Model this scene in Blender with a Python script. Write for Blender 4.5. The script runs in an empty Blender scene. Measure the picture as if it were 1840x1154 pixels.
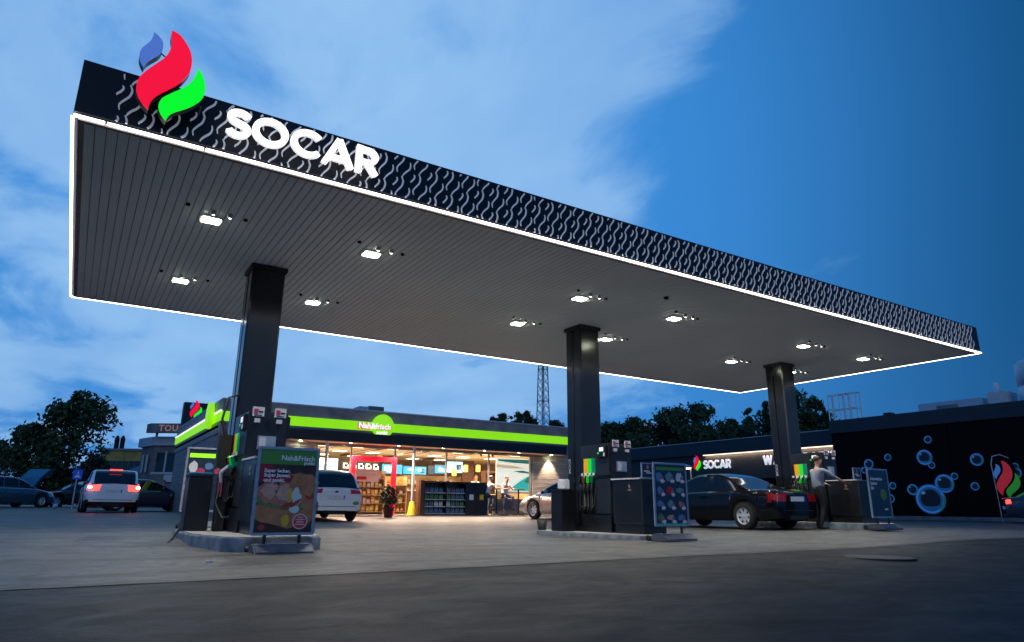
import bpy, bmesh, math, random
from mathutils import Vector, Matrix
PI = math.pi; R = math.radians
scn = bpy.context.scene; col = scn.collection
rnd = random.Random(7)

# ------------------------------------------------------------------ camera maths (photo pixel -> point on a real plane)
CAMH = 0.8; FPX = 1204.37
RM = ((0.843, -0.151, -0.517), (-0.538, -0.221, -0.813), (0.009, 0.963, -0.268))
def _norm_rm():
    X = Vector(RM[0]).normalized(); Y = Vector(RM[1]); Y = (Y - X * Y.dot(X)).normalized(); Z = X.cross(Y)
    return (X, Y, Z)
AX = _norm_rm()
def ray(px, py):
    d = Vector((px - 920, -(py - 577), -FPX)); return Vector((AX[0].dot(d), AX[1].dot(d), AX[2].dot(d)))
def P(px, py, x=None, y=None, z=None, d=None):
    r = ray(px, py)
    if x is not None: t = x / r.x
    elif y is not None: t = y / r.y
    elif z is not None: t = (z - CAMH) / r.z
    else: t = d / FPX
    return Vector((r.x * t, r.y * t, CAMH + r.z * t))

# ------------------------------------------------------------------ ground heights
GP = [(2,9,.22),(9,9,.24),(9,12.5,.23),(1.7,13,.33),(16,9.3,.36),(16,11.5,.35),(14.1,11.5,.31),(8,21,.33),(1.3,28.6,.48),(12,25.3,.42),
      (18,25,.43),(-2.5,43,.57),(4.2,26,.47),(34,14,.38),(34,21,.36),(36,40,.5),(0,2,.1),(10,2,.15),(0,6.2,.2),(16,6.2,.3),(-10,20,.4),
      (60,60,.5),(-60,100,.55),(0,100,.55),(0,-10,.05),(15,40,.45),(9,24.5,.41),(30,9,.38),(4,50,.57),(24,18,.37)]
def g(x, y):
    s = w = 0
    for a, b, h in GP:
        k = 1 / ((x - a) ** 2 + (y - b) ** 2 + 3.0) ** 1.5
        s += k * h; w += k
    return s / w

# ------------------------------------------------------------------ materials
MATS = {}
def mat(name, c, rough=.5, metal=0., emit=None, es=0., noise=None, bump=0., spec=.5, coat=0., dark=.7, alpha=None, nscale=None):
    m = bpy.data.materials.new(name); m.use_nodes = True; nt = m.node_tree; b = nt.nodes['Principled BSDF']
    b.inputs['Base Color'].default_value = (*c, 1); b.inputs['Roughness'].default_value = rough; b.inputs['Metallic'].default_value = metal
    b.inputs['Specular IOR Level'].default_value = spec; b.inputs['Coat Weight'].default_value = coat; b.inputs['Coat Roughness'].default_value = .05
    if emit: b.inputs['Emission Color'].default_value = (*emit, 1); b.inputs['Emission Strength'].default_value = es
    if noise:
        tc = nt.nodes.new('ShaderNodeTexCoord'); n = nt.nodes.new('ShaderNodeTexNoise'); n.inputs['Scale'].default_value = noise; n.inputs['Detail'].default_value = 6
        src = tc.outputs['Object']
        if nscale:
            mp = nt.nodes.new('ShaderNodeMapping'); mp.inputs['Scale'].default_value = nscale; nt.links.new(src, mp.inputs[0]); src = mp.outputs[0]
        nt.links.new(src, n.inputs['Vector'])
        r = nt.nodes.new('ShaderNodeValToRGB'); r.color_ramp.elements[0].position = .3; r.color_ramp.elements[1].position = .7
        r.color_ramp.elements[0].color = (*[v * dark for v in c], 1); r.color_ramp.elements[1].color = (*[min(1, v * (2 - dark)) for v in c], 1)
        nt.links.new(n.outputs['Fac'], r.inputs[0]); nt.links.new(r.outputs[0], b.inputs['Base Color'])
        if bump:
            bp = nt.nodes.new('ShaderNodeBump'); bp.inputs['Strength'].default_value = bump; bp.inputs['Distance'].default_value = .02
            nt.links.new(n.outputs['Fac'], bp.inputs['Height']); nt.links.new(bp.outputs[0], b.inputs['Normal'])
        rr = nt.nodes.new('ShaderNodeMapRange'); rr.inputs['To Min'].default_value = max(.02, rough - .08); rr.inputs['To Max'].default_value = min(1, rough + .1)
        nt.links.new(n.outputs['Fac'], rr.inputs['Value']); nt.links.new(rr.outputs[0], b.inputs['Roughness'])
    MATS[name] = m; return m
mat('black_panel', (.012, .013, .016), .38, noise=3, dark=.6)
mat('fascia', (.006, .007, .012), .5, noise=2, spec=.3)
mat('wave_glow', (.75, .75, .8), .5, 0, emit=(.8, .8, .85), es=.13)  # strips are no lamp; weak emission added to lift their brightness
mat('column', (.008, .0085, .009), .16, noise=1.2, dark=.9, spec=.5)
mat('column_dark', (.006, .006, .007), .4)
mat('soffit', (.86, .9, .95), .5, noise=.5, dark=.95)
mat('led', (.9, .9, .9), .5, emit=(1, .97, .95), es=7)
mat('letter_lit', (.9, .9, .9), .5, emit=(1, 1, 1), es=1.6)
mat('letter_side', (.7, .7, .72), .5, emit=(1, 1, 1), es=.45)
mat('letter_small', (.85, .85, .88), .5, emit=(.85, .9, 1), es=.55)
mat('flame_red', (.8, .01, .03), .35, emit=(1, .0, .03), es=.85)
mat('flame_green', (.02, .7, .02), .35, emit=(.0, .95, .01), es=.9)
mat('flame_blue', (.12, .2, .6), .35, emit=(.12, .26, .75), es=.5)
mat('flame_red_dim', (.55, .01, .03), .4, emit=(1, .0, .03), es=.16)
mat('flame_green_dim', (.02, .35, .02), .4, emit=(.0, .9, .01), es=.08)
mat('flame_blue_dim', (.05, .25, .6), .4, emit=(.05, .3, 1), es=.15)
mat('lamp', (.9, .95, .8), .5, emit=(.96, 1., .78), es=45)
mat('spotlens', (.9, .95, .8), .5, emit=(.96, 1., .85), es=9)
mat('fixture', (.45, .46, .45), .4, .3)
mat('disp_dark', (.007, .008, .01), .34, noise=4)
mat('disp_grey', (.016, .019, .024), .32, noise=5)
mat('rubber', (.008, .008, .009), .6)
mat('chrome', (.6, .62, .65), .2, 1)
mat('alu', (.38, .42, .48), .35, .6, noise=8, dark=.85)
mat('sign_base', (.07, .085, .115), .55, noise=9)
mat('kerb', (.2, .23, .26), .7, noise=6, bump=.3, dark=.5)
mat('kerb_top', (.33, .32, .3), .75, noise=4, bump=.2, dark=.7)
mat('white', (.75, .76, .78), .45)
mat('offwhite', (.55, .56, .58), .5, noise=6, dark=.85)
mat('sticker', (.5, .5, .55), .5)
mat('orange', (.7, .32, .01), .4, emit=(1, .45, .01), es=.22)
mat('green1', (.02, .6, .03), .4, emit=(.02, .9, .03), es=.3)
mat('green2', (.0, .2, .12), .4, emit=(.0, .4, .2), es=.12)
mat('green_band', (.2, .55, .01), .45, emit=(.33, .95, .0), es=.7, noise=2.2, dark=.75)
mat('green_disc', (.2, .55, .01), .45, emit=(.34, .92, .01), es=.75)
mat('green_sign', (.07, .26, .04), .5)
mat('wood_wall', (.27, .235, .22), .6, noise=3, nscale=(.6, .6, 14), dark=.5)
mat('wood_dark', (.1, .04, .018), .5, noise=5, nscale=(1, 1, 6), dark=.6)
mat('roof_band', (.27, .22, .21), .45, noise=2)
mat('bandtrim', (.22, .22, .22), .4, .4)
mat('awning', (.008, .008, .01), .35)
mat('warm_soffit', (.75, .5, .38), .6)
mat('ceil', (.72, .6, .42), .7, noise=.7, dark=.8)
mat('int_wall', (.6, .42, .24), .7, noise=1.6, dark=.7)
mat('int_floor', (.4, .36, .3), .25)
mat('panel_light', (1, .95, .8), .5, emit=(1, .88, .62), es=5)
mat('pendant', (1, .7, .1), .5, emit=(1, .62, .07), es=2.2)
mat('red_portal', (.8, .01, .03), .4, emit=(1, .01, .04), es=.62)
mat('screen_blue', (.02, .2, .5), .3, emit=(.03, .45, .95), es=.8)
mat('screen_glow', (.3, .6, .8), .3, emit=(.35, .8, 1), es=1)
mat('screen_dark', (.01, .03, .06), .3, emit=(.0, .06, .14), es=.5)
mat('lightbox', (.8, .85, .82), .5, emit=(.9, 1, .94), es=.6)
mat('teal', (.03, .45, .45), .5, emit=(.03, .55, .55), es=.55)
mat('teal_dark', (.03, .22, .2), .5, emit=(.03, .3, .28), es=.3)
mat('sand', (.8, .66, .45), .5, emit=(.85, .7, .5), es=.35)
mat('yellow', (.75, .5, .01), .5)
mat('amber', (.75, .38, .06), .5)
mat('cream', (.75, .65, .45), .5)
mat('pink', (.75, .55, .56), .5)
mat('redmat', (.5, .01, .02), .5)
mat('bottle_teal', (.12, .25, .27), .3)
mat('bottle_blue', (.1, .2, .4), .3)
mat('bottle_green', (.1, .3, .1), .3)
mat('bottle_plum', (.3, .1, .22), .3)
mat('blue_bin', (.01, .25, .5), .4)
mat('skin', (.42, .22, .15), .55)
mat('hair', (.09, .05, .03), .7)
mat('shirt_white', (.62, .64, .68), .8, noise=8)
mat('shirt_grey', (.2, .23, .3), .8, noise=8)
mat('shirt_red', (.55, .03, .03), .8)
mat('jeans', (.05, .075, .15), .8, noise=14)
mat('trousers_black', (.01, .01, .013), .8)
mat('shoes', (.02, .018, .016), .6)
mat('tyre', (.012, .012, .013), .75)
mat('rim', (.6, .62, .66), .35, .25)
mat('glass_car', (.005, .006, .008), .05, spec=.5)
mat('under', (.006, .006, .007), .8)
mat('plate', (.6, .62, .68), .5, noise=30)
mat('tail_dim', (.22, .004, .012), .15, coat=.5, emit=(.8, .0, .02), es=.04)
mat('tail_lit', (.6, .01, .01), .2, emit=(1, .03, .02), es=6)
mat('tail_core', (1, .5, .4), .2, emit=(1, .25, .18), es=16)
mat('headlamp', (.5, .52, .55), .12, .4, coat=.5)
for nm, c, ro, me in [('paint_black', (.004, .005, .007), .12, 0), ('paint_white', (.78, .8, .84), .3, 0), ('paint_silver', (.42, .4, .4), .25, .7),
                      ('paint_steel', (.06, .11, .17), .22, .5), ('paint_maroon', (.03, .012, .016), .25, .3), ('paint_navy', (.015, .03, .06), .2, .3)]:
    mat(nm, c, ro, me, coat=.15 if nm == 'paint_black' else .7, spec=.3 if nm == 'paint_black' else .5)
mat('foliage', (.03, .055, .018), .7, noise=.6, dark=.35)
mat('foliage_light', (.05, .085, .025), .7, noise=.9, dark=.4)
mat('bark', (.05, .035, .025), .85, noise=8)
mat('plum_leaf', (.05, .02, .025), .7)
mat('wash_wall', (.003, .0033, .004), .6, noise=.8, spec=.08)
mat('wash_band', (.012, .02, .034), .5, noise=1)
mat('wash_grey', (.025, .026, .03), .5, noise=3, nscale=(1, 1, 5))
mat('warm_strip', (1, .85, .65), .5, emit=(1, .72, .5), es=2.2)
mat('bub_rim', (.15, .55, .95), .5, emit=(.05, .3, .7), es=.12)
mat('bub_mid', (.03, .2, .5), .5, emit=(.02, .2, .5), es=.06)
mat('bub_green', (.05, .5, .3), .5)
mat('bub_spot', (.8, .9, .95), .5)
mat('bub_in', (.008, .016, .03), .5)
mat('house_grey', (.16, .17, .19), .7, noise=2)
mat('house_trim', (.42, .5, .6), .5)
mat('house_yellow', (.3, .24, .07), .8, noise=1)
mat('house_blue', (.03, .16, .38), .5)
mat('glass_dark', (.02, .03, .04), .08)
mat('curtain', (.5, .55, .62), .7)
mat('galv', (.5, .52, .55), .45, .5, noise=8)
mat('mast', (.06, .075, .1), .6)
mat('blue_sign', (.01, .05, .4), .4, emit=(.01, .06, .6), es=.25)
mat('terracotta', (.12, .03, .02), .7)
mat('brown', (.14, .05, .03), .6); mat('bread', (.4, .17, .07), .65, noise=9, dark=.72); mat('meat', (.42, .15, .1), .5, noise=16, dark=.75)
mat('ham', (.55, .3, .22), .5, noise=16, dark=.8); mat('lettuce', (.12, .17, .05), .6, noise=25, dark=.6); mat('tomato', (.4, .04, .02), .4)
mat('egg', (.6, .62, .6), .5); mat('yolk', (.6, .35, .03), .5); mat('poster_dark', (.06, .022, .014), .35, noise=7)
mat('poster_red', (.3, .015, .025), .4); mat('poster_navy', (.015, .03, .055), .3, noise=12); mat('seal', (.65, .03, .04), .4)
mat('lettering', (.8, .82, .84), .5); mat('lettering_lit', (.9, .9, .9), .5, emit=(1, .95, .95), es=.9); mat('lettering_red', (.6, .02, .05), .5, emit=(1, .1, .15), es=.5)
mat('sign_orange', (.6, .3, .2), .5, emit=(1, .5, .35), es=.14)
mat('magenta', (.4, .03, .1), .5)
mat('asphalt_far', (.05, .055, .06), .6, noise=.5, dark=.6)
mat('paving', (.3, .26, .24), .5, noise=3, dark=.8)
mat('litter', (.6, .6, .6), .6)
mat('grass', (.14, .13, .06), .8, noise=2, dark=.5)

def thin_glass():
    m = bpy.data.materials.new('shop_glass'); m.use_nodes = True; nt = m.node_tree; nt.nodes.remove(nt.nodes['Principled BSDF'])
    out = nt.nodes['Material Output']; t = nt.nodes.new('ShaderNodeBsdfTransparent'); gl = nt.nodes.new('ShaderNodeBsdfGlossy'); gl.inputs['Roughness'].default_value = .02
    fr = nt.nodes.new('ShaderNodeFresnel'); fr.inputs[0].default_value = 1.35; mx = nt.nodes.new('ShaderNodeMixShader')
    nt.links.new(fr.outputs[0], mx.inputs[0]); nt.links.new(t.outputs[0], mx.inputs[1]); nt.links.new(gl.outputs[0], mx.inputs[2]); nt.links.new(mx.outputs[0], out.inputs[0])
    MATS['shop_glass'] = m
thin_glass()

def ground_material():
    m = bpy.data.materials.new('forecourt_concrete'); m.use_nodes = True; nt = m.node_tree; b = nt.nodes['Principled BSDF']; N = nt.nodes.new; L = nt.links.new
    tc = N('ShaderNodeTexCoord'); sep = N('ShaderNodeSeparateXYZ'); L(tc.outputs['Object'], sep.inputs[0])
    def noise(scale, detail, vs=(1, 1, 1), rough=.55, dist=0.):
        mp = N('ShaderNodeMapping'); mp.inputs['Scale'].default_value = vs; L(tc.outputs['Object'], mp.inputs[0])
        n = N('ShaderNodeTexNoise'); n.inputs['Scale'].default_value = scale; n.inputs['Detail'].default_value = detail; n.inputs['Roughness'].default_value = rough
        n.inputs['Distortion'].default_value = dist; L(mp.outputs[0], n.inputs['Vector']); return n.outputs['Fac']
    def ramp(src, p0, p1, c0, c1):
        r = N('ShaderNodeValToRGB'); r.color_ramp.elements[0].position = p0; r.color_ramp.elements[1].position = p1
        r.color_ramp.elements[0].color = c0; r.color_ramp.elements[1].color = c1; L(src, r.inputs[0]); return r.outputs[0]
    def mul(a, bb, f=1.):
        x = N('ShaderNodeMix'); x.data_type = 'RGBA'; x.blend_type = 'MULTIPLY'; x.inputs[0].default_value = f; L(a, x.inputs[6]); L(bb, x.inputs[7]); return x.outputs[2]
    def mixc(f, a, bb):
        x = N('ShaderNodeMix'); x.data_type = 'RGBA'; L(f, x.inputs[0])
        for s, v in ((x.inputs[6], a), (x.inputs[7], bb)):
            if isinstance(v, tuple): s.default_value = v
            else: L(v, s)
        return x.outputs[2]
    W = (1, 1, 1, 1)
    # two slabs: pale concrete of the forecourt, darker asphalt lane in front of the joint
    st = N('ShaderNodeMath'); st.operation = 'GREATER_THAN'; st.inputs[1].default_value = 6.25; L(sep.outputs['Y'], st.inputs[0])
    base = mixc(st.outputs[0], (.038, .044, .05, 1), (.165, .16, .15, 1))
    c = mul(base, ramp(noise(.22, 4, dist=.6), .3, .7, (.6, .61, .64, 1), W))
    c = mul(c, ramp(noise(1.3, 8, (1, 2.6, 1), .62, 1.2), .34, .62, (.55, .55, .56, 1), W))
    c = mul(c, ramp(noise(38, 5, rough=.7), .3, .65, (.66, .66, .66, 1), W))
    # oil stains and tyre sweeps
    c = mul(c, ramp(noise(.75, 3, (1, .55, 1), .4, 2.5), .58, .69, W, (.45, .43, .42, 1)))
    wv = N('ShaderNodeTexWave'); wv.wave_type = 'RINGS'; wv.inputs['Scale'].default_value = .16; wv.inputs['Distortion'].default_value = 5; wv.inputs['Detail'].default_value = 3
    mp = N('ShaderNodeMapping'); mp.inputs['Location'].default_value = (-9, 3, 0); L(tc.outputs['Object'], mp.inputs[0]); L(mp.outputs[0], wv.inputs['Vector'])
    c = mul(c, ramp(wv.outputs['Fac'], .0, .1, (.66, .65, .64, 1), W))
    c = mul(c, ramp(noise(4.5, 8, (1, 1.4, 1), .7, .8), .4, .6, (.68, .68, .69, 1), W))
    vo = N('ShaderNodeTexVoronoi'); vo.feature = 'DISTANCE_TO_EDGE'; vo.inputs['Scale'].default_value = .33
    nz = N('ShaderNodeTexNoise'); nz.inputs['Scale'].default_value = 1.1; nz.inputs['Detail'].default_value = 5; L(tc.outputs['Object'], nz.inputs['Vector'])
    av = N('ShaderNodeVectorMath'); av.operation = 'ADD'; L(tc.outputs['Object'], av.inputs[0]); L(nz.outputs['Color'], av.inputs[1]); L(av.outputs[0], vo.inputs['Vector'])
    c = mul(c, ramp(vo.outputs['Distance'], .002, .006, (.45, .44, .43, 1), W), .8)
    c = mul(c, ramp(noise(13, 6, rough=.7), .38, .6, (.62, .62, .62, 1), W))
    for (cx, cy, rad, hw) in ((2.0, -6.0, 13.2, .11), (2.0, -6.0, 14.7, .11), (14, 22, 15.6, .1), (14, 22, 17.1, .1), (20, 2, 7.4, .1), (20, 2, 8.9, .1), (6, 30, 19.5, .12)):
        dd = N('ShaderNodeVectorMath'); dd.operation = 'DISTANCE'; xy = N('ShaderNodeVectorMath'); xy.operation = 'MULTIPLY'; xy.inputs[1].default_value = (1, 1, 0); L(tc.outputs['Object'], xy.inputs[0])
        L(xy.outputs[0], dd.inputs[0]); dd.inputs[1].default_value = (cx, cy, 0)
        sb = N('ShaderNodeMath'); sb.operation = 'SUBTRACT'; L(dd.outputs['Value'], sb.inputs[0]); sb.inputs[1].default_value = rad
        ab = N('ShaderNodeMath'); ab.operation = 'ABSOLUTE'; L(sb.outputs[0], ab.inputs[0])
        ad = N('ShaderNodeMath'); ad.operation = 'MULTIPLY_ADD'; L(noise(.5, 3), ad.inputs[0]); ad.inputs[1].default_value = .28; ad.inputs[2].default_value = -.13; s2_ = N('ShaderNodeMath'); s2_.operation = 'ADD'; L(ab.outputs[0], s2_.inputs[0]); L(ad.outputs[0], s2_.inputs[1])
        c = mul(c, ramp(s2_.outputs[0], hw*.5, hw, (.55, .54, .53, 1), W), .85)
    vs_ = N('ShaderNodeTexVoronoi'); vs_.inputs['Scale'].default_value = 1.1; L(tc.outputs['Object'], vs_.inputs['Vector'])
    c = mul(c, ramp(vs_.outputs['Distance'], .07, .13, (.38, .37, .36, 1), W), .9)
    L(c, b.inputs['Base Color'])
    rr = N('ShaderNodeMapRange'); rr.inputs['To Min'].default_value = .4; rr.inputs['To Max'].default_value = .75; sm = N('ShaderNodeMapRange'); sm.inputs['To Min'].default_value = .1; sm.inputs['To Max'].default_value = .4; L(st.outputs[0], sm.inputs['Value']); L(sm.outputs[0], b.inputs['Specular IOR Level']); L(noise(1.6, 7, (1, 1.6, 1), .6, 1.), rr.inputs['Value']); L(rr.outputs[0], b.inputs['Roughness'])
    bp = N('ShaderNodeBump'); bp.inputs['Strength'].default_value = .35; bp.inputs['Distance'].default_value = .012; L(noise(55, 4), bp.inputs['Height']); L(bp.outputs[0], b.inputs['Normal'])
    MATS['forecourt'] = m
ground_material()

# ------------------------------------------------------------------ mesh builder
def root_of(o):
    while o.parent: o = o.parent
    return o
class MB:
    def __init__(s, m=None): s.v = []; s.f = []; s.fm = []; s.m = m; s.sm = []
    def add(s, vs, fs, m=None, smooth=False):
        o = len(s.v); s.v += [Vector(v) for v in vs]; m = m or s.m
        for f in fs: s.f.append([i + o for i in f]); s.fm.append(m); s.sm.append(smooth)
        return s
    def box(s, x0, x1, y0, y1, z0, z1, m=None):
        return s.add([(x0,y0,z0),(x1,y0,z0),(x1,y1,z0),(x0,y1,z0),(x0,y0,z1),(x1,y0,z1),(x1,y1,z1),(x0,y1,z1)],
                     [(0,3,2,1),(4,5,6,7),(0,1,5,4),(1,2,6,5),(2,3,7,6),(3,0,4,7)], m)
    def cbox(s, c, sz, m=None): return s.box(c[0]-sz[0]/2, c[0]+sz[0]/2, c[1]-sz[1]/2, c[1]+sz[1]/2, c[2]-sz[2]/2, c[2]+sz[2]/2, m)
    def prism(s, pts, o, u, v, n, m=None):
        """polygon (a,b) -> o + a*u + b*v, extruded by vector n"""
        o, u, v, n = Vector(o), Vector(u), Vector(v), Vector(n); k = len(pts)
        vs = [o + u * a + v * b for a, b in pts]; vs += [p + n for p in vs]
        if u.cross(v).dot(n) > 0: fs = [tuple(range(k))[::-1], tuple(range(k, 2*k))] + [(i, (i+1) % k, k + (i+1) % k, k + i) for i in range(k)]
        else: fs = [tuple(range(k)), tuple(range(k, 2*k))[::-1]] + [((i+1) % k, i, k + i, k + (i+1) % k) for i in range(k)]
        return s.add(vs, fs, m)
    def tube(s, pts, r, n=8, m=None, cap=True):
        pts = [Vector(p) for p in pts]; rs = r if isinstance(r, (list, tuple)) else [r] * len(pts); vs = []; up = None
        for i, p in enumerate(pts):
            t = (pts[min(i+1, len(pts)-1)] - pts[max(i-1, 0)]).normalized()
            if up is None: up = Vector((0,0,1)) if abs(t.z) < .9 else Vector((1,0,0))
            a = t.cross(up); a = a.normalized() if a.length > 1e-6 else Vector((1,0,0)); b = a.cross(t).normalized(); up = b
            vs += [p + (a * math.cos(q) + b * math.sin(q)) * rs[i] for q in [2*PI*k/n for k in range(n)]]
        fs = [(i*n+k, (i+1)*n+k, (i+1)*n+(k+1) % n, i*n+(k+1) % n) for i in range(len(pts)-1) for k in range(n)]
        s.add(vs, fs, m, True)
        if cap: s.add(vs[:n], [tuple(range(n))], m); s.add(vs[-n:], [tuple(range(n))[::-1]], m)
        return s
    def lathe(s, prof, c, axis='z', n=20, m=None, smooth=True, cap=True):
        c = Vector(c); vs = []
        for r, h in prof:
            for k in range(n):
                a = 2*PI*k/n; ca, sa = math.cos(a)*r, math.sin(a)*r
                vs.append(c + Vector({'z': (ca, sa, h), 'y': (sa, h, ca), 'x': (h, ca, sa)}[axis]))
        fs = [(i*n+k, i*n+(k+1) % n, (i+1)*n+(k+1) % n, (i+1)*n+k) for i in range(len(prof)-1) for k in range(n)]
        s.add(vs, fs, m, smooth)
        if cap and prof[0][0] > 1e-4: s.add(vs[:n], [tuple(range(n))[::-1]], m)
        if cap and prof[-1][0] > 1e-4: s.add(vs[-n:], [tuple(range(n))], m)
        return s
    def ball(s, c, r, m=None, n=12, k=8):
        r = r if isinstance(r, tuple) else (r, r, r); c = Vector(c); vs = []
        for i in range(k+1):
            t = PI*i/k
            for j in range(n):
                a = 2*PI*j/n; vs.append(c + Vector((r[0]*math.sin(t)*math.cos(a), r[1]*math.sin(t)*math.sin(a), r[2]*math.cos(t))))
        return s.add(vs, [(i*n+j, (i+1)*n+j, (i+1)*n+(j+1) % n, i*n+(j+1) % n) for i in range(k) for j in range(n)], m, True)
    def ribbon(s, pts, w, o, u, v, n, m=None, closed=False):
        """stroke of width w (number or list) along 2-D polyline, laid on plane (o,u,v) and extruded by n"""
        k = len(pts); Lp = []; Rp = []
        for i in range(k):
            a = Vector(pts[(i-1) % k] if closed else pts[max(i-1, 0)]); b = Vector(pts[i]); c = Vector(pts[(i+1) % k] if closed else pts[min(i+1, k-1)])
            d1 = (b-a).normalized() if (b-a).length > 1e-9 else (c-b).normalized(); d2 = (c-b).normalized() if (c-b).length > 1e-9 else d1
            n1 = Vector((-d1.y, d1.x)); n2 = Vector((-d2.y, d2.x)); nn = (n1+n2).normalized(); sc = 1/max(.5, nn.dot(n1)); ww = (w[i] if isinstance(w, (list, tuple)) else w)/2*sc
            Lp.append(b + nn*ww); Rp.append(b - nn*ww)
        o, u, v, n = Vector(o), Vector(u), Vector(v), Vector(n); Q = lambda p: o + u*p.x + v*p.y
        vs = [Q(p) for p in Lp] + [Q(p) for p in Rp]; vs += [p + n for p in vs]; fs = []
        for i in range(k if closed else k-1):
            j = (i+1) % k; fs += [(2*k+i, 3*k+i, 3*k+j, 2*k+j), (i, j, k+j, k+i), (i, 2*k+i, 2*k+j, j), (k+j, 3*k+j, 3*k+i, k+i)]
        if not closed: fs += [(0, k, 3*k, 2*k), (k-1, 3*k-1, 4*k-1, 2*k-1)][:1] + [(k-1, 3*k-1, 4*k-1, 2*k-1)]
        return s.add(vs, fs, m)
    def build(s, name, parent=None, world=False, bevel=0., seg=2, fixn=True, weld=False):
        if world and parent is not None:
            r = root_of(parent); M = (Matrix.Translation(r.location) @ r.rotation_euler.to_matrix().to_4x4()).inverted(); s.v = [M @ p for p in s.v]
        me = bpy.data.meshes.new(name); names = []
        for q in s.fm:
            if q not in names: names.append(q)
        me.from_pydata([tuple(p) for p in s.v], [], s.f)
        for q in names: me.materials.append(MATS[q])
        me.polygons.foreach_set('material_index', [names.index(q) for q in s.fm]); me.polygons.foreach_set('use_smooth', s.sm); me.update()
        if bevel or fixn:
            bm = bmesh.new(); bm.from_mesh(me)
            if weld: bmesh.ops.remove_doubles(bm, verts=bm.verts, dist=2e-4)
            if fixn and len(s.f) < 20000: bmesh.ops.recalc_face_normals(bm, faces=bm.faces)
            if bevel:
                bmesh.ops.remove_doubles(bm, verts=bm.verts, dist=1e-5)
                es = [e for e in bm.edges if len(e.link_faces) == 2 and e.calc_face_angle(0) > R(38)]
                bmesh.ops.bevel(bm, geom=es, offset=bevel, segments=seg, affect='EDGES', clamp_overlap=True)
            bm.to_mesh(me); bm.free()
        o = bpy.data.objects.new(name, me); col.objects.link(o)
        if parent is not None: o.parent = parent
        return o
def tag(o, label=None, cat=None, group=None, kind=None):
    if label: o['label'] = label
    if cat: o['category'] = cat
    if group: o['group'] = group
    if kind: o['kind'] = kind
    return o
def T(name, label, cat, loc=(0,0,0), rz=0, group=None):
    o = bpy.data.objects.new(name, None); col.objects.link(o); o.location = loc; o.rotation_euler = (0,0,rz); o.empty_display_size = .2
    return tag(o, label, cat, group)
def one(name, mb, loc, label, cat, group=None, rz=0, **k):
    o = mb.build(name, **k); o.location = loc; o.rotation_euler = (0,0,rz); return tag(o, label, cat, group)
def struct(name, mb): o = mb.build(name); o['kind'] = 'structure'; return o
def copy_tree(o, parent=None):
    c = o.copy(); col.objects.link(c); c.parent = parent
    for ch in [q for q in bpy.data.objects if q.parent == o]: copy_tree(ch, c)
    return c
def text_mb(s, size, o, u, v, n, m, mb=None, bold=0., align='LEFT', spacing=1.):
    cu = bpy.data.curves.new('lettering', 'FONT'); cu.body = s; cu.size = size; cu.offset = bold; cu.align_x = align; cu.space_character = spacing; cu.resolution_u = 2
    ob = bpy.data.objects.new('lettering', cu); col.objects.link(ob); dg = bpy.context.evaluated_depsgraph_get(); me = ob.evaluated_get(dg).to_mesh()
    o, u, v, n = Vector(o), Vector(u), Vector(v), Vector(n); mb = mb or MB(m)
    mb.add([o + u*p.co.x + v*p.co.y + n for p in me.vertices], [tuple(f.vertices) for f in me.polygons], m)
    ob.evaluated_get(dg).to_mesh_clear(); bpy.data.objects.remove(ob); bpy.data.curves.remove(cu); return mb

# stroke glyphs: cap height 1, list of (closed, points)
def arc(cx, cy, rx, ry, a0, a1, n=18): return [(cx + rx*math.cos(R(a0 + (a1-a0)*i/n)), cy + ry*math.sin(R(a0 + (a1-a0)*i/n))) for i in range(n+1)]
H_ = .1
GL = {
 'S': (.62, [(0, arc(.33, .715, .23, .185, 25, 255, 14) + arc(.31, .31, .24, .21, 75, -155, 16)[1:])]),
 'O': (.95, [(1, arc(.47, .5, .39, .4, 0, 350, 27))]),
 'C': (.84, [(0, arc(.47, .5, .39, .4, 42, 318, 24))]),
 'A': (.86, [(0, [(.05, 0), (.43, .98)]), (0, [(.43, .98), (.81, 0)]), (0, [(.2, .27), (.66, .27)])]),
 'R': (.74, [(0, [(.12, 0), (.12, 1)]), (0, [(.12, .9), (.38, .9)] + arc(.38, .665, .23, .235, 90, -90, 12) + [(.12, .43)]), (0, [(.36, .43), (.64, 0)])]),
 'P': (.68, [(0, [(.12, 0), (.12, 1)]), (0, [(.12, .9), (.38, .9)] + arc(.38, .665, .23, .235, 90, -90, 12) + [(.12, .43)])]),
 'W': (1.12, [(0, [(.08, 1), (.3, .03)]), (0, [(.3, .03), (.55, .97)]), (0, [(.55, .97), (.8, .03)]), (0, [(.8, .03), (1.03, 1)])]),
 'H': (.8, [(0, [(.12, 0), (.12, 1)]), (0, [(.66, 0), (.66, 1)]), (0, [(.12, .5), (.66, .5)])]),
 'K': (.74, [(0, [(.12, 0), (.12, 1)]), (0, [(.17, .42), (.6, 1)]), (0, [(.3, .56), (.66, 0)])]),
}
def glyph(ch, h, o, u, v, n, m, mside=None, w=.19):
    mb = MB(m); u = Vector(u)*h; v = Vector(v)*h
    for i, (cl, pts) in enumerate(GL[ch][1]): mb.ribbon(pts, w, Vector(o) + Vector(n)*.01*i, u, v, n, m, closed=bool(cl))
    return mb
def word(s, h, o, u, v, n, m, parent, world=True, adv=1.12, w=.19):
    x = 0
    for ch in s:
        if ch != ' ': glyph(ch, h, Vector(o) + Vector(u)*x*h, u, v, n, m, w=w).build('letter', parent, world)
        x += (GL[ch][0] if ch != ' ' else .4)*adv

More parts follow.
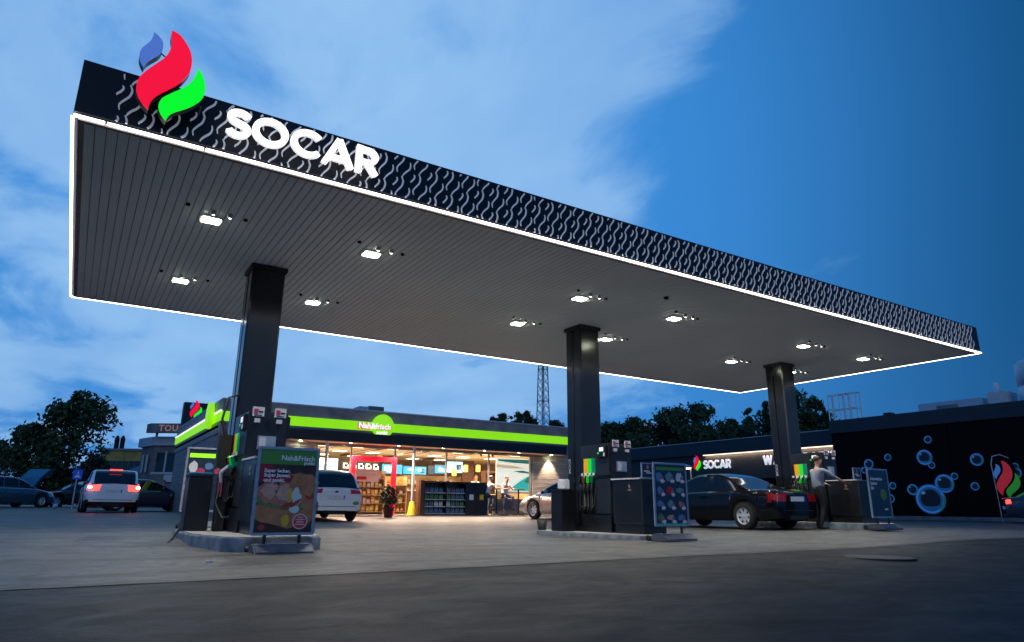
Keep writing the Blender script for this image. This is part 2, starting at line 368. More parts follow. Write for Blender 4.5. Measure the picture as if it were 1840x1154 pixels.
# flame emblem outlines, as drawn on the canopy sign (pixels of the enlarged crop -> photo pixels)
FR = [(580,80),(622,105),(655,148),(682,200),(689,252),(680,302),(650,345),(610,378),(560,405),(510,430),(475,455),(455,485),(447,515),(420,487),(396,450),(383,410),(386,370),(402,335),(440,300),(490,265),(540,230),(568,190),(578,150),(576,112)]
FG = [(722,290),(746,325),(760,372),(759,420),(740,460),(700,490),(640,515),(590,530),(560,550),(545,575),(520,545),(506,510),(508,478),(530,450),(580,425),(640,397),(680,370),(706,335)]
FB = [(480,90),(510,115),(530,150),(526,190),(505,215),(470,235),(440,255),(422,282),(406,250),(400,215),(411,182),(435,160),(460,140),(475,115)]
CSC = 600/1840
def smooth(p, n=3):
    q = []
    for i in range(len(p)-1):
        a, b, c, d = (Vector(p[max(0, min(len(p)-1, k))]) for k in (i-1, i, i+1, i+2))
        for t in (k/n for k in range(n)): q.append(tuple(.5*((2*b) + (c-a)*t + (2*a-5*b+4*c-d)*t*t + (3*b-a-3*c+d)*t**3)))
    return q + [p[-1]]
def flame_pts(L, y):
    k = max(range(len(L)), key=lambda i: L[i][1]); L = smooth(L[:k+1])[:-1] + smooth(L[k:] + L[:1])[:-1]
    return [(lambda q: (q.x, q.z))(P(120 + a*CSC, 30 + b*CSC, y=y)) for a, b in L]
_fr, _fg, _fb = (flame_pts(L, 7.6) for L in (FR, FG, FB))
_ax = [p[0] for p in _fr+_fg+_fb]; _az = [p[1] for p in _fr+_fg+_fb]; _cx = (min(_ax)+max(_ax))/2; _cz = min(_az); _hh = max(_az)-min(_az)
def norm(L): return [((a-_cx)/_hh, (b-_cz)/_hh) for a, b in L]
NFR, NFG, NFB = norm(_fr), norm(_fg), norm(_fb)
def emblem(parent, o, u, v, n, h, dim=True, world=True):
    sfx = '_dim' if dim else ''
    for L, m, nm in ((NFR, 'flame_red', 'red_flame'), (NFG, 'flame_green', 'green_flame'), (NFB, 'flame_blue', 'blue_flame')):
        MB(m + sfx).prism(L, o, Vector(u)*h, Vector(v)*h, n).build(nm, parent, world)

# ================================================================== SETTING
def lin(a, b, n): return [a + (b-a)*i/n for i in range(n+1)]
xs = sorted(set([-300,-200,-140,-100,-70,-50,-35] + lin(-25, 45, 70) + [55,70,90,120,170,240,300])); ys = sorted(set([-60,-30,-15,-8] + lin(-4, 50, 60) + [60,75,95,120,160,220,300]))
mb = MB('forecourt'); nx = len(xs)
mb.add([(x, y, g(x, y)) for y in ys for x in xs], [(j*nx+i, j*nx+i+1, (j+1)*nx+i+1, (j+1)*nx+i) for j in range(len(ys)-1) for i in range(nx-1)], smooth=True)
struct('ground', mb)
def strip(name, m, pts, w, dz):
    mb = MB(m); N = []
    for i, p in enumerate(pts):
        a = Vector(pts[max(i-1,0)]); b = Vector(pts[min(i+1,len(pts)-1)]); t = (b-a).normalized(); n = Vector((-t.y, t.x))*w/2
        for s in (1, -1): q = Vector(p) + n*s; N.append((q.x, q.y, g(q.x, q.y) + dz))
    mb.add(N, [(2*i, 2*i+1, 2*i+3, 2*i+2) for i in range(len(pts)-1)]); return struct(name, mb)
strip('slab_joint', 'rubber', [(x, 6.25) for x in lin(-12, 40, 104)], .06, .014)
for k, xx in enumerate((5.9, 13.0)): strip('slab_joint', 'rubber', [(xx, y) for y in lin(6.3, 22, 40)], .03, .012)
strip('road', 'asphalt_far', [(-60 + k*5, 62) for k in range(30)], 26, .02)
strip('grass_verge', 'grass', [(33.0, y) for y in lin(6, 30, 24)], 1.0, .03)
mb = MB('paving'); 
for x0 in lin(4.0, 20, 8): mb.box(x0, x0+1.995, 25.2, 36, .2, .455)
struct('shop_pavement', mb)

# ================================================================== CANOPY
CX0, CX1, CY0, CY1, CZ, CT = -.59, 19.62, 7.88, 15.64, 4.8, 5.5
cp = T('forecourt_canopy', 'large flat black forecourt canopy on three square columns with lit white edge', 'canopy', ((CX0+CX1)/2, (CY0+CY1)/2, .35))
mb = MB('fascia'); mb.box(CX0+.06, CX1-.06, CY0+.06, CY1-.06, CZ+.12, CT-.02); mb.build('roof_deck', cp, True)
mb = MB('fascia')
jx = [CX0] + [CX0 + 2.9*k for k in range(1, 7)] + [CX1]
for a, b in zip(jx, jx[1:]): mb.box(a+.002, b-.002, CY0, CY0+.05, CZ+.06, CT)
mb.build('front_fascia', cp, True, bevel=.003, seg=1)
for nm, bx in (('rear_fascia', (CX0, CX1, CY1-.05, CY1)), ('side_fascia', (CX0, CX0+.05, CY0+.052, CY1-.052)), ('side_fascia', (CX1-.05, CX1, CY0+.052, CY1-.052))):
    MB('fascia').box(*bx, CZ+.06, CT).build(nm, cp, True)
# soffit of long trays running across the canopy with dark grooves
mb = MB('soffit'); n = 180; w = (CX1-CX0-.2)/n
for i in range(n):
    a = CX0+.1+w*i; dz = rnd.uniform(-.0015, .0015)
    mb.add([(a+.003, CY0+.1, CZ+.012), (a+.011, CY0+.1, CZ+dz), (a+w-.011, CY0+.1, CZ+dz), (a+w-.003, CY0+.1, CZ+.012),
            (a+.003, CY1-.1, CZ+.012), (a+.011, CY1-.1, CZ+dz), (a+w-.011, CY1-.1, CZ+dz), (a+w-.003, CY1-.1, CZ+.012)], [(0,4,5,1),(1,5,6,2),(2,6,7,3)])
mb.box(CX0+.05, CX1-.05, CY0+.05, CY1-.05, CZ+.03, CZ+.05, 'column_dark')
mb.build('soffit', cp, True, fixn=False)
mb = MB('roof_band')
mb.box(CX0+.05, CX1-.05, CY0+.05, CY0+.11, CZ-.004, CZ+.03).box(CX0+.05, CX1-.05, CY1-.11, CY1-.05, CZ-.004, CZ+.03).box(CX0+.05, CX0+.11, CY0+.11, CY1-.11, CZ-.004, CZ+.03).box(CX1-.11, CX1-.05, CY0+.11, CY1-.11, CZ-.004, CZ+.03)
mb.build('edge_trim', cp, True)
# LED tube segments round the lower edge
def led(a, b, axis, fixed):
    mb = MB('led')
    if axis == 'x': mb.box(a+.012, b-.012, fixed-.014, fixed+.014, CZ-.004, CZ+.02)
    else: mb.box(fixed-.014, fixed+.014, a+.012, b-.012, CZ-.004, CZ+.02)
    mb.build('led_tube', cp, True)
J = [CX0, -.28, .72, 2.5, 5.24, 8.13, 10.92, 13.73, 16.5, 19.2, CX1+.02]
for a, b in zip(J, J[1:]): led(a, b, 'x', CY0-.005)
J = [CX0, 1.5, 4.3, 7.1, 9.9, 12.7, 15.5, 18.3, CX1+.02]
for a, b in zip(J, J[1:]): led(a, b, 'x', CY1+.005)
J = [CY0+.03, 8.3, 10.7, 13.2, CY1-.03]
for f in (CX0-.002, CX1+.002):
    for a, b in zip(J, J[1:]): led(a, b, 'y', f)
# wave ornament: sinuous strips, brightened by added emission, standing proud of the front fascia
mb = MB('wave_glow'); z0, z1 = CZ+.06, CT-.025; SPX, PER = .254, .385
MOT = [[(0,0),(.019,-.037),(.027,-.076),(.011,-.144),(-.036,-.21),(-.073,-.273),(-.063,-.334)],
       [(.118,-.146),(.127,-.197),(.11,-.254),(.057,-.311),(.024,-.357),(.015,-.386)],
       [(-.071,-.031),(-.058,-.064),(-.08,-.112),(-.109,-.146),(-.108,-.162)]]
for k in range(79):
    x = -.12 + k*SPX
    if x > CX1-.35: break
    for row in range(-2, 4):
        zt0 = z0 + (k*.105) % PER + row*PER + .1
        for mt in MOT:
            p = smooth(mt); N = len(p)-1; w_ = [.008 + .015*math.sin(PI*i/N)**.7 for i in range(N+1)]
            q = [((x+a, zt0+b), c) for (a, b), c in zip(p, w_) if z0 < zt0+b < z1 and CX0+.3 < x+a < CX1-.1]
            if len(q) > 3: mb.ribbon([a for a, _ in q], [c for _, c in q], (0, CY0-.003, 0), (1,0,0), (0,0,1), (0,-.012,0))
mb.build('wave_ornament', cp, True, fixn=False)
# columns
CXC = (2.33, 9.41, 16.55)
ITOP = (.41, .33, .5)
for xc, zt in zip(CXC, ITOP):
    h = .275; mb = MB('column')
    pts = [(-h, -h+.03), (-h+.03, -h), (h-.03, -h), (h, -h+.03), (h, h-.03), (h-.03, h), (-h+.03, h), (-h, h-.03), (-h, .05), (-h+.03, .035), (-h+.03, -.035), (-h, -.05)]
    mb.prism(pts, (xc, 11.78, zt), (1,0,0), (0,1,0), (0,0,CZ-zt)); c = mb.build('column', cp, True)
    MB('column_dark').box(xc-.305, xc+.305, 11.475, 12.085, CZ-.09, CZ-.005).build('column_cap', c, True, bevel=.01)
    MB('column_dark').box(xc-.3, xc+.3, 11.48, 12.08, zt, zt+.1).build('base_plate', c, True, bevel=.008)
    text_mb('SOCAR', .1, (xc-h-.002, 12.0, zt+1.5), (0,0,-1), (0,-1,0), (0,0,0), 'sticker', bold=.001).build('lettering', c, True)

# ---- signs on the canopy
fs = T('flame_sign', 'giant lit red green and blue flame emblem on the canopy corner', 'sign', (.5, 7.6, 4.95))
for pts, m, nm in ((_fr, 'flame_red', 'red_flame'), (_fg, 'flame_green', 'green_flame'), (_fb, 'flame_blue', 'blue_flame')):
    o = MB(m).prism(pts, (0, 7.6, 0), (1,0,0), (0,0,1), (0,-.02,0)).build(nm, fs, True)
    MB('black_panel').prism([(a, b) for a, b in pts], (0, 7.605, 0), (1,0,0), (0,0,1), (0,.1,0)).build('housing', o, True)
for a, b in ((.2, 5.3), (.42, 5.2), (.6, 5.25), (.3, 5.1)): MB('black_panel').tube([(a, 7.7, b), (a, 7.9, b-.05)], .012).build('bracket', fs, True)
MB('black_panel').tube([(.1, 7.68, 5.75), (.33, 7.68, 5.62)], .008).build('bracket', fs, True)
ls = T('letter_sign', 'white lit capital letters SOCAR along the canopy front', 'sign', (1.9, 7.75, 5.05))
A = P(402, 250, y=7.72); B = P(684, 318, y=7.72); wtot = sum(GL[c][0] for c in 'SOCAR')
hl = .375; sxw = 1.2; adv = (B.x-A.x)/hl/wtot
x = A.x
for ch in 'SOCAR':
    o_ = (x, 7.74, 4.99); mbg = glyph(ch, hl, o_, (sxw,0,0), (0,0,1), (0,-.03,0), 'letter_lit', w=.172); o = mbg.build('letter', ls, True)
    glyph(ch, hl, (x, 7.744, 4.99), (sxw,0,0), (0,0,1), (0,.05,0), 'letter_side', w=.165).build('letter_return', o, True)
    x += GL[ch][0]*hl*adv

# ---- ceiling lights
def make_light(loc, label):
    t = T('canopy_light', label, 'lamp', loc, 0, 'square lamps recessed under the canopy')
    mb = MB('fixture'); mb.box(-.16, .16, -.14, .14, -.012, .0).build('frame', t, bevel=.004, seg=1)
    MB('lamp').box(-.12, .12, -.095, .095, -.022, -.0125).build('lens', t)
    for dx in (.0, .22):
        o = MB('fixture').lathe([(.035, 0), (.035, -.05), (.02, -.065)], (dx-.02, -.36, 0), 'z', 12).build('spotlight', t)
        MB('spotlens').lathe([(.0, -.0665), (.018, -.0662)], (dx-.02, -.36, 0), 'z', 10).build('spot_lens', o)
    MB('column_dark').lathe([(.03, 0), (.03, -.03), (.0, -.035)], (.42, -.3, 0), 'z', 12).lathe([(.03, 0), (.03, -.03), (.0, -.035)], (-.36, -.42, 0), 'z', 12).build('sensor_cap', t)
    return t
LX = (1.13, 3.59, 7.93, 10.52, 15.1, 17.74)
wh = ['first', 'second', 'third', 'fourth', 'fifth', 'last']
for r, (yy, rl) in enumerate(((9.98, 'front row nearest the lit letters'), (12.9, 'back row nearest the shop'))):
    for i, lx in enumerate(LX):
        y2 = (13.24 if i < 2 else 12.25) if r else yy
        make_light((lx, y2, CZ-.003), f'{wh[i]} ceiling lamp from the left in the {rl}')
        L = bpy.data.lights.new('lamp_glow', 'AREA'); L.shape = 'RECTANGLE'; L.size = .3; L.size_y = .24; L.energy = 66; L.color = (1., .96, .86); L.spread = R(142)
        lo = bpy.data.objects.new('lamp_glow', L); lo.location = (lx, y2, CZ-.03); col.objects.link(lo)
one('smoke_detector', MB('column_dark').lathe([(.05, 0), (.05, -.03), (.03, -.05), (0, -.05)], (0,0,0), 'z', 14), P(1197, 534, z=CZ-.002), 'small dark round sensor alone on the canopy underside', 'sensor')

# ================================================================== PUMP ISLANDS
def island(xc, zt, lab):
    t = T('pump_island', lab, 'island', (xc, 11, zt-.25), 0, 'concrete pump islands')
    out = [(-.45, -1.72), (-.63, -1.55), (-.85, -.45), (-.85, 1.4), (-.6, 1.7), (.6, 1.7), (.85, 1.4), (.85, -.45), (.63, -1.55), (.45, -1.72)]
    MB('kerb').prism(out, (0, 0, 0), (1,0,0), (0,1,0), (0,0,.235)).build('kerb', t, bevel=.012)
    MB('kerb_top').prism([(a*.96, b*.975) for a, b in out], (0,0,.236), (1,0,0), (0,1,0), (0,0,.014)).build('slab', t)
for xc, zt, l in zip(CXC, ITOP, ('pale concrete pump island under the left canopy column beside the sandwich poster', 'pale concrete pump island under the middle canopy column', 'pale concrete pump island under the right canopy column')): island(xc, zt, l)

def dispenser(xc, zt, label, k):
    t = T('fuel_dispenser', label, 'fuel pump', (xc, 10.98, zt), 0, 'black fuel dispensers')
    # local y: -.48 .. .48 ; x: -.29 .. .26
    MB('disp_dark').box(-.29, .27, -.46, .47, .0, .34).build('plinth', t, bevel=.006)
    MB('disp_dark').box(-.17, .15, -.44, .46, .342, 1.1).build('body', t, bevel=.006)
    h = MB('disp_grey').box(-.3, .28, -.47, .48, 1.102, 1.74).build('display_housing', t, bevel=.01)
    MB('disp_dark').box(-.28, .26, -.45, .46, 1.05, 1.1).build('nozzle_shelf', t, bevel=.004)
    MB('disp_grey').box(-.3, .28, -.475, .0, .36, 1.04).build('side_door', t, bevel=.008)
    e = MB('black_panel').box(-.28, .26, -.486, -.477, .3, 1.73).build('end_panel', t)
    for sx in (-.26, .06):
        o = MB('offwhite').box(sx, sx+.17, -.53, -.515, 1.66, 1.8).build('notice_plate', t, bevel=.003)
        mb = MB('magenta').box(sx+.02, sx+.08, -.5335, -.5305, 1.7, 1.77); mb.box(sx+.09, sx+.15, -.5335, -.5305, 1.72, 1.74, 'disp_dark'); mb.box(sx+.03, sx+.14, -.5335, -.5305, 1.675, 1.685, 'disp_dark'); mb.build('notice_print', o)
        MB('sticker').box(sx+.04, sx+.12, -.53, -.49, 1.57, 1.63).build('small_sticker', t)
    MB('alu').box(-.14, .12, -.51, -.488, 1.18, 1.38).box(-.12, -.02, -.513, -.5105, 1.2, 1.36, 'sticker').build('keypad', t, bevel=.003)
    for s in (-1, 1):
        X = -.3 if s < 0 else .28; d = s*.004
        # fuel labels at the column end of both long sides
        for (a, b), m in zip(((.46, .36), (.355, .225), (.22, .1), (.095, -.02)), ('column_dark', 'orange', 'green1', 'green2')):
            o = MB(m).box(min(X+d*.3, X+d*2), max(X+d*.3, X+d*2), b, a, 1.16, 1.46).build('fuel_label', t)
            MB('white').box(min(X+d*2, X+d*2.6), max(X+d*2, X+d*2.6), b+.02, a-.02, 1.115, 1.165).build('price_tag', o)
        x0, x1 = sorted((X, X+s*.05)); MB('column_dark').box(x0, x1, -.42, -.12, 1.46, 1.7).build('card_reader', t, bevel=.01)
        x0, x1 = sorted((X+s*.05, X+s*.056)); MB('letter_small').box(x0, x1, -.34, -.22, 1.58, 1.66).box(x0, x1, -.2, -.16, 1.53, 1.57, 'green1').box(x0, x1, -.38, -.34, 1.48, 1.55, 'white').build('screen', t)
        # nozzles in their boots, each with a hose
        for i, (yy, m) in enumerate(zip((.42, .31, .18, .05), ('column_dark', 'bread', 'green1', 'green2'))):
            Xo = X + s*.02; mb = MB('rubber')
            mb.tube([(Xo+s*.02, yy, .93), (Xo+s*.06, yy-.02, .84), (Xo+s*.02, yy-.01, .76)], [.03, .026, .022])
            mb.tube([(Xo+s*.08, yy+.02, .92), (Xo+s*.12, yy+.01, .86), (Xo+s*.06, yy, .79)], .008, 6)
            nz = mb.build('nozzle', t)
            MB(m).tube([(Xo, yy+.04, .98), (Xo+s*.04, yy-.015, 1.05), (Xo+s*.06, yy-.05, 1.1)], [.034, .03, .022]).build('splash_cover', nz)
            hp = [(Xo+s*.02, yy, .78)] + [(Xo+s*(.03+.03*math.sin(PI*q/8)), yy-.02*q/8, .78-.36*math.sin(PI*q/10)) for q in range(1, 8)] + [(Xo-s*.05, yy+.03, .5), (Xo-s*.1, yy+.02, .98)]
            MB('rubber').tube(hp, .013, 7).tube([(Xo-s*.13, yy+.06, .45), (Xo-s*.13, yy+.06, 1.04)], .012, 6, 'galv').build('hose', nz)
    if k == 0:
        # tall swing-arm hose on the lane side with a pale blue nozzle
        mb = MB('rubber'); mb.tube([(-.34, .5, .0), (-.36, .5, 1.25), (-.5, .5, 1.7), (-.44, .5, 2.05), (-.3, .5, 2.1)], [.05, .045, .02, .018, .018], 8)
        mb.box(-.52, -.33, .4, .56, .95, 1.45).box(-.46, -.32, .36, .56, .0, .9); mb.build('hose_mast', t, bevel=.01)
        mb = MB('sticker'); mb.tube([(-.44, .3, .72), (-.46, .26, .86), (-.38, .2, .95), (-.3, .15, .97)], [.03, .035, .032, .03]).tube([(-.38, .2, .95), (-.22, .02, 1.02), (-.16, -.05, 1.05)], [.03, .022, .016], 8, 'green2')
        nz = mb.build('nozzle', t); MB('rubber').tube([(-.44, .3, .74), (-.5, .2, .4), (-.42, .0, .2), (-.33, -.1, .22)], .016, 8).build('hose', nz)
        for yy in (.05, .3): MB('magenta').box(-.47, -.462, yy, yy+.06, .5, .72).build('warning_strip', t)
for k, (xc, zt, l) in enumerate(zip((2.36, 9.33, 16.46), ITOP, ('black fuel dispenser behind the sandwich poster at the left column', 'black fuel dispenser at the middle column with orange and green fuel labels', 'black fuel dispenser at the right column behind the man in the pale shirt'))): dispenser(xc, zt, l, k)

def cabinet(xc, zt, label):
    t = T('service_cabinet', label, 'cabinet', (xc, 10.05, zt), 0, 'black service cabinets beside the pumps')
    MB('disp_dark').box(-.27, .3, -.4, .4, .0, .17).build('plinth', t)
    MB('disp_grey').box(-.3, .33, -.43, .42, .172, 1.0).build('body', t, bevel=.01)
    MB('disp_dark').box(-.306, -.3015, -.37, .36, .22, .92).build('door', t)
    MB('offwhite').box(-.33, -.2, -.4, .44, 1.002, 1.03).box(-.19, .33, -.43, .42, 1.002, 1.012, 'disp_dark').build('counter_top', t, bevel=.004)
    o = MB('bandtrim').box(-.309, -.306, -.13, -.03, .79, .82).build('badge', t)
    emblem(t, (-.309, -.08, .83), (0,-1,0), (0,0,1), (-.002,0,0), .09, True, False)
    return t
def counter_sign(xc, zt, label):
    t = T('counter_sign', label, 'sign', (xc, 9.9, zt+1.032), 0, 'small framed signs on the service cabinets')
    mb = MB('alu'); w, h = .17, .3
    mb.box(-w, w, -.012, .012, 0, .022).box(-w, w, -.012, .012, h-.022, h).box(-w, -w+.022, -.012, .012, .022, h-.022).box(w-.022, w, -.012, .012, .022, h-.022); mb.build('frame', t)
    MB('poster_navy').box(-w+.022, w-.022, -.004, .008, .022, h-.022).build('poster', t)
    emblem(t, (0, -.005, .17), (1,0,0), (0,0,1), (0,-.002,0), .09, True, False)
    MB('lettering').box(-.1, .05, -.007, -.0045, .13, .15).build('lettering', t); MB('lettering').box(-.04, .11, -.007, -.0045, .095, .115).build('lettering', t)
for xc, zt, a, b in zip((2.36, 9.35, 16.5), ITOP, ('left', 'middle', 'right'), (0, 1, 1)):
    cabinet(xc, zt, f'black service cabinet with pale counter edge on the {a} pump island')
    if b: counter_sign(xc+.12, zt, f'small white framed dark sign standing on the cabinet of the {a} pump island')

def island_bin(x, y, zt, label, paper):
    t = T('service_bin', label, 'bin', (x, y, zt), 0, 'black bins beside the canopy columns')
    MB('disp_dark').box(-.17, .17, -.2, .2, .0, .8).build('body', t, bevel=.015); MB('rubber').box(-.18, .18, -.21, .21, .802, .84).build('lid', t, bevel=.012)
    if paper: MB('white').box(-.06, .1, -.12, .12, .84, 1.05).build('paper_dispenser', t, bevel=.02)
    else: MB('blue_bin').box(-.172, .16, -.2, .2, .842, .87).build('bucket_rim', t, bevel=.01)
island_bin(1.68, 11.75, ITOP[0], 'black bin with blue rim on the left pump island', False)
island_bin(8.78, 11.75, ITOP[1], 'black bin topped by a white paper dispenser on the middle pump island', True)
island_bin(15.95, 11.85, ITOP[2], 'black bin with blue rim on the right pump island behind the black car', False)
one('bucket', MB('rubber').lathe([(.09, 0), (.115, .2), (.105, .2), (.085, .02), (0, .02)], (0,0,0), 'z', 16), (8.73, 12.45, ITOP[1]), 'small black bucket behind the bin on the middle pump island', 'bucket')
mb = MB('rubber').tube([(1.75, 12.1, .43), (1.6, 12.05, .45), (1.5, 11.9, .43), (1.38, 11.55, .3), (1.3, 11.2, .27), (1.27, 11.0, .262)], .018)
o = mb.build('hose'); tag(o, 'black hose trailing off the left pump island onto the concrete', 'hose')

# ---- poster stands
def blob(cx, cz, rx, rz, n=20, seed=0, j=.12, a0=0):
    r = random.Random(seed); return [(cx + rx*math.cos(2*PI*i/n)*(1+r.uniform(-j, j))*math.cos(a0) - rz*math.sin(2*PI*i/n)*math.sin(a0), cz + rz*math.sin(2*PI*i/n)*(1+r.uniform(-j, j)) + rx*math.cos(2*PI*i/n)*math.sin(a0)) for i in range(n)]
def stand(loc, w, h, gap, rz, label, kind):
    t = T('poster_stand', label, 'poster stand', loc, rz, 'framed poster stands')
    x = w/2; b = .035; z0 = gap
    mb = MB('alu'); mb.box(-x, x, -.02, .02, z0, z0+b).box(-x, x, -.02, .02, z0+h-b, z0+h).box(-x, -x+b, -.02, .02, z0+b, z0+h-b).box(x-b, x, -.02, .02, z0+b, z0+h-b); mb.build('frame', t, bevel=.006)
    # base: low weighted trough with sloping ends
    mb = MB('sign_base'); pr = [(-.24, 0), (.24, 0), (.24, .035), (.1, .13), (-.1, .13), (-.24, .035)]
    mb.prism(pr, (-x+.03, 0, 0), (0,1,0), (0,0,1), (w-.06,0,0)); mb.build('base', t, bevel=.015)
    for s in (-1, 1):
        MB('rubber').tube([(s*x*.55, 0, .1), (s*x*.55, 0, z0+.01)], .022).build('post', t)
        MB('rubber').lathe([(.05, -.02), (.05, .02)], (s*(x-.02), .2, .05), 'x', 14).build('wheel', t)
    ps = MB('poster_dark' if kind == 'food' else 'poster_navy').box(-x+b, x-b, -.006, .012, z0+b, z0+h-b).build('poster', t)
    L, Rr, B_, Tt = -x+b, x-b, z0+b, z0+h-b; W_ = Rr-L; Hh = Tt-B_; Y = -.0065
    U, V = (1,0,0), (0,0,1)
    def flat(m, pts, lay, mbx): return mbx.prism([(L + a*W_, B_ + c*Hh) for a, c in pts], (0, Y - .0012*lay, 0), U, V, (0,-.001,0), m)
    if kind == 'food':
        pic = MB('bread')
        flat('green_sign', [(0, .82), (1, .82), (1, 1), (0, 1)], 1, pic)
        flat('bread', blob(.72, .56, .36, .17, seed=1), 1, pic); flat('bread', blob(.42, .2, .52, .13, seed=2, a0=-.1), 1, pic)
        flat('bread', blob(.9, .3, .2, .18, seed=12), 2, pic)
        flat('lettuce', blob(.4, .36, .42, .09, 26, 3, .25, -.12), 3, pic); flat('meat', blob(.33, .46, .36, .13, 24, 4, .2, -.08), 4, pic)
        flat('ham', blob(.2, .5, .13, .09, seed=5, j=.25), 5, pic); flat('ham', blob(.47, .47, .14, .1, seed=6, j=.25), 5, pic)
        flat('tomato', blob(.55, .33, .11, .025, seed=7, a0=.2), 6, pic); flat('yolk', blob(.57, .44, .05, .09, seed=8), 6, pic); flat('egg', blob(.69, .44, .09, .11, seed=9), 7, pic); flat('egg', blob(.66, .28, .09, .05, seed=19), 7, pic)
        flat('tomato', blob(.68, .35, .1, .022, seed=10, a0=.5), 8, pic); flat('tomato', blob(.92, .44, .08, .04, seed=11), 8, pic); flat('tomato', blob(.12, .06, .06, .035, seed=14), 8, pic)
        flat('yolk', blob(.52, .14, .07, .07, seed=15), 8, pic); flat('bread', blob(.86, .53, .16, .1, seed=25, j=.2), 9, pic)
        flat('poster_red', [(0, .6), (.55, .6), (.6, .66), (.6, .69), (.24, .7), (.24, .82), (0, .82)], 3, pic)
        pic.build('food_picture', ps)
        tx = MB('lettering'); f = lambda s, sz, a, c, bd=.002, al='LEFT': text_mb(s, sz, (L+a*W_, Y-.014, B_+c*Hh), U, V, (0,0,0), 'lettering', tx, bd, al)
        f('Nah&Frisch', .092, .96, .87, .002, 'RIGHT'); f('punkt', .06, .96, .825, .002, 'RIGHT')
        f('Super lecker,', .062, .08, .72); f('Super Jausen,', .062, .08, .665); f('und punkt.', .062, .08, .605); tx.build('lettering', ps)
        sl = MB('seal'); sl.prism([(L+.78*W_ + (.12 if i % 2 else .112)*math.cos(2*PI*i/48)*W_*1.15, B_+.13*Hh + (.12 if i % 2 else .112)*math.sin(2*PI*i/48)*W_*1.15) for i in range(48)], (0, Y-.016, 0), U, V, (0,-.001,0), 'offwhite')
        sl.prism([(L+.78*W_ + (.105 if i % 2 else .095)*math.cos(2*PI*i/48)*W_*1.15, B_+.13*Hh + (.105 if i % 2 else .095)*math.sin(2*PI*i/48)*W_*1.15) for i in range(48)], (0, Y-.018, 0), U, V, (0,-.001,0), 'seal')
        for q, ww in enumerate((.1, .16, .13, .17)): sl.prism([(L+(.78-ww/2)*W_, B_+(.175-.028*q)*Hh), (L+(.78+ww/2)*W_, B_+(.175-.028*q)*Hh), (L+(.78+ww/2)*W_, B_+(.185-.028*q)*Hh), (L+(.78-ww/2)*W_, B_+(.185-.028*q)*Hh)], (0, Y-.02, 0), U, V, (0,-.001,0), 'offwhite')
        sl.build('seal', ps)
    elif kind == 'offers':
        pic = MB('green_sign'); flat('green_sign', [(.05, .9), (.95, .9), (.95, .955), (.05, .955)], 1, pic); flat('green2', [(0, 0), (1, 0), (1, .02), (0, .02)], 1, pic)
        r = random.Random(5); cols = ['bottle_blue', 'bottle_teal', 'offwhite', 'bottle_blue', 'redmat', 'bottle_teal', 'bottle_blue', 'bottle_teal', 'bread', 'lettuce', 'ham', 'bottle_blue']
        for i in range(4):
            for j in range(3):
                cx = .17 + .33*j; cz = .79 - .225*i; flat(cols[i*3+j], blob(cx-.03, cz, .09+r.uniform(-.02, .04), .06+r.uniform(-.02, .025), 12, i*3+j, .2), 2, pic)
                flat('bottle_plum', blob(cx+.05, cz-.02, .05, .04, 10, i+9*j, .3), 3, pic); flat('pink', blob(cx+.07, cz-.07, .07, .032, 12, i*7+j, .25), 4, pic)
                flat('lettering', [(cx+.02, cz-.075), (cx+.1, cz-.065), (cx+.1, cz-.055), (cx+.02, cz-.065)], 5, pic)
        pic.build('offer_grid', ps)
    elif kind == 'wash':
        tx = MB('lettering'); f = lambda s, sz, a, c: text_mb(s, sz, (L+a*W_, Y-.005, B_+c*Hh), U, V, (0,0,0), 'lettering', tx, .003)
        f('Autowäsche', .1, .06, .78); f('Sauber', .1, .06, .68); f('Bis', .1, .06, .58); f('punkt', .06, .66, .14); tx.build('lettering', ps)
        MB('lettuce').prism([(L+(.68)*W_ + .17*math.cos(2*PI*i/24)*W_, B_+.47*Hh + .12*math.sin(2*PI*i/24)*Hh) for i in range(24)], (0, Y-.004, 0), U, V, (0,-.001,0), 'green_sign').prism([(L+(.68)*W_ + .12*math.cos(2*PI*i/24)*W_, B_+.47*Hh + .09*math.sin(2*PI*i/24)*Hh) for i in range(24)], (0, Y-.006, 0), U, V, (0,-.001,0), 'lettuce').build('green_badge', ps)
    else:
        pic = MB('green_sign'); flat('green_disc', [(.03, .86), (.97, .86), (.97, .93), (.03, .93)], 1, pic); flat('offwhite', blob(.14, .7, .1, .1, 12, 1), 2, pic); flat('bottle_blue', blob(.5, .72, .1, .06, 12, 2), 2, pic)
        flat('magenta', blob(.32, .64, .1, .05, 12, 3), 3, pic); flat('magenta', blob(.72, .64, .1, .05, 12, 4), 3, pic); flat('offwhite', blob(.85, .5, .08, .06, 12, 5), 3, pic); pic.build('offer_picture', ps)
def st(x, y): return (x, y, g(x, y)+.004)
stand((2.345, 9.08, .2), .79, 1.1, .23, 0, 'poster stand with a sandwich poster and red round seal', 'food')
stand((9.2, 9.05, .24), .84, 1.12, .25, 0, 'poster stand with a grid of product offers at the middle pump island', 'offers')
stand((16.02, 9.05, .37), .84, 1.12, .26, 0, 'poster stand with dark poster and round green badge at the right pump island', 'wash')
q = P(368, 900, y=14.3); stand((q.x, 14.3, .36), .84, 1.2, .3, 0, 'poster stand with a pale green striped poster behind the left pump island', 'pale')

# ================================================================== SHOP
SY = 26.0; SX0, SX1 = 4.22, 20.7; SG = .455; ST = 4.48
sh = T('shop_building', 'low wood clad station shop with glowing green band and bright glass front', 'building', (12.4, 30, .45))
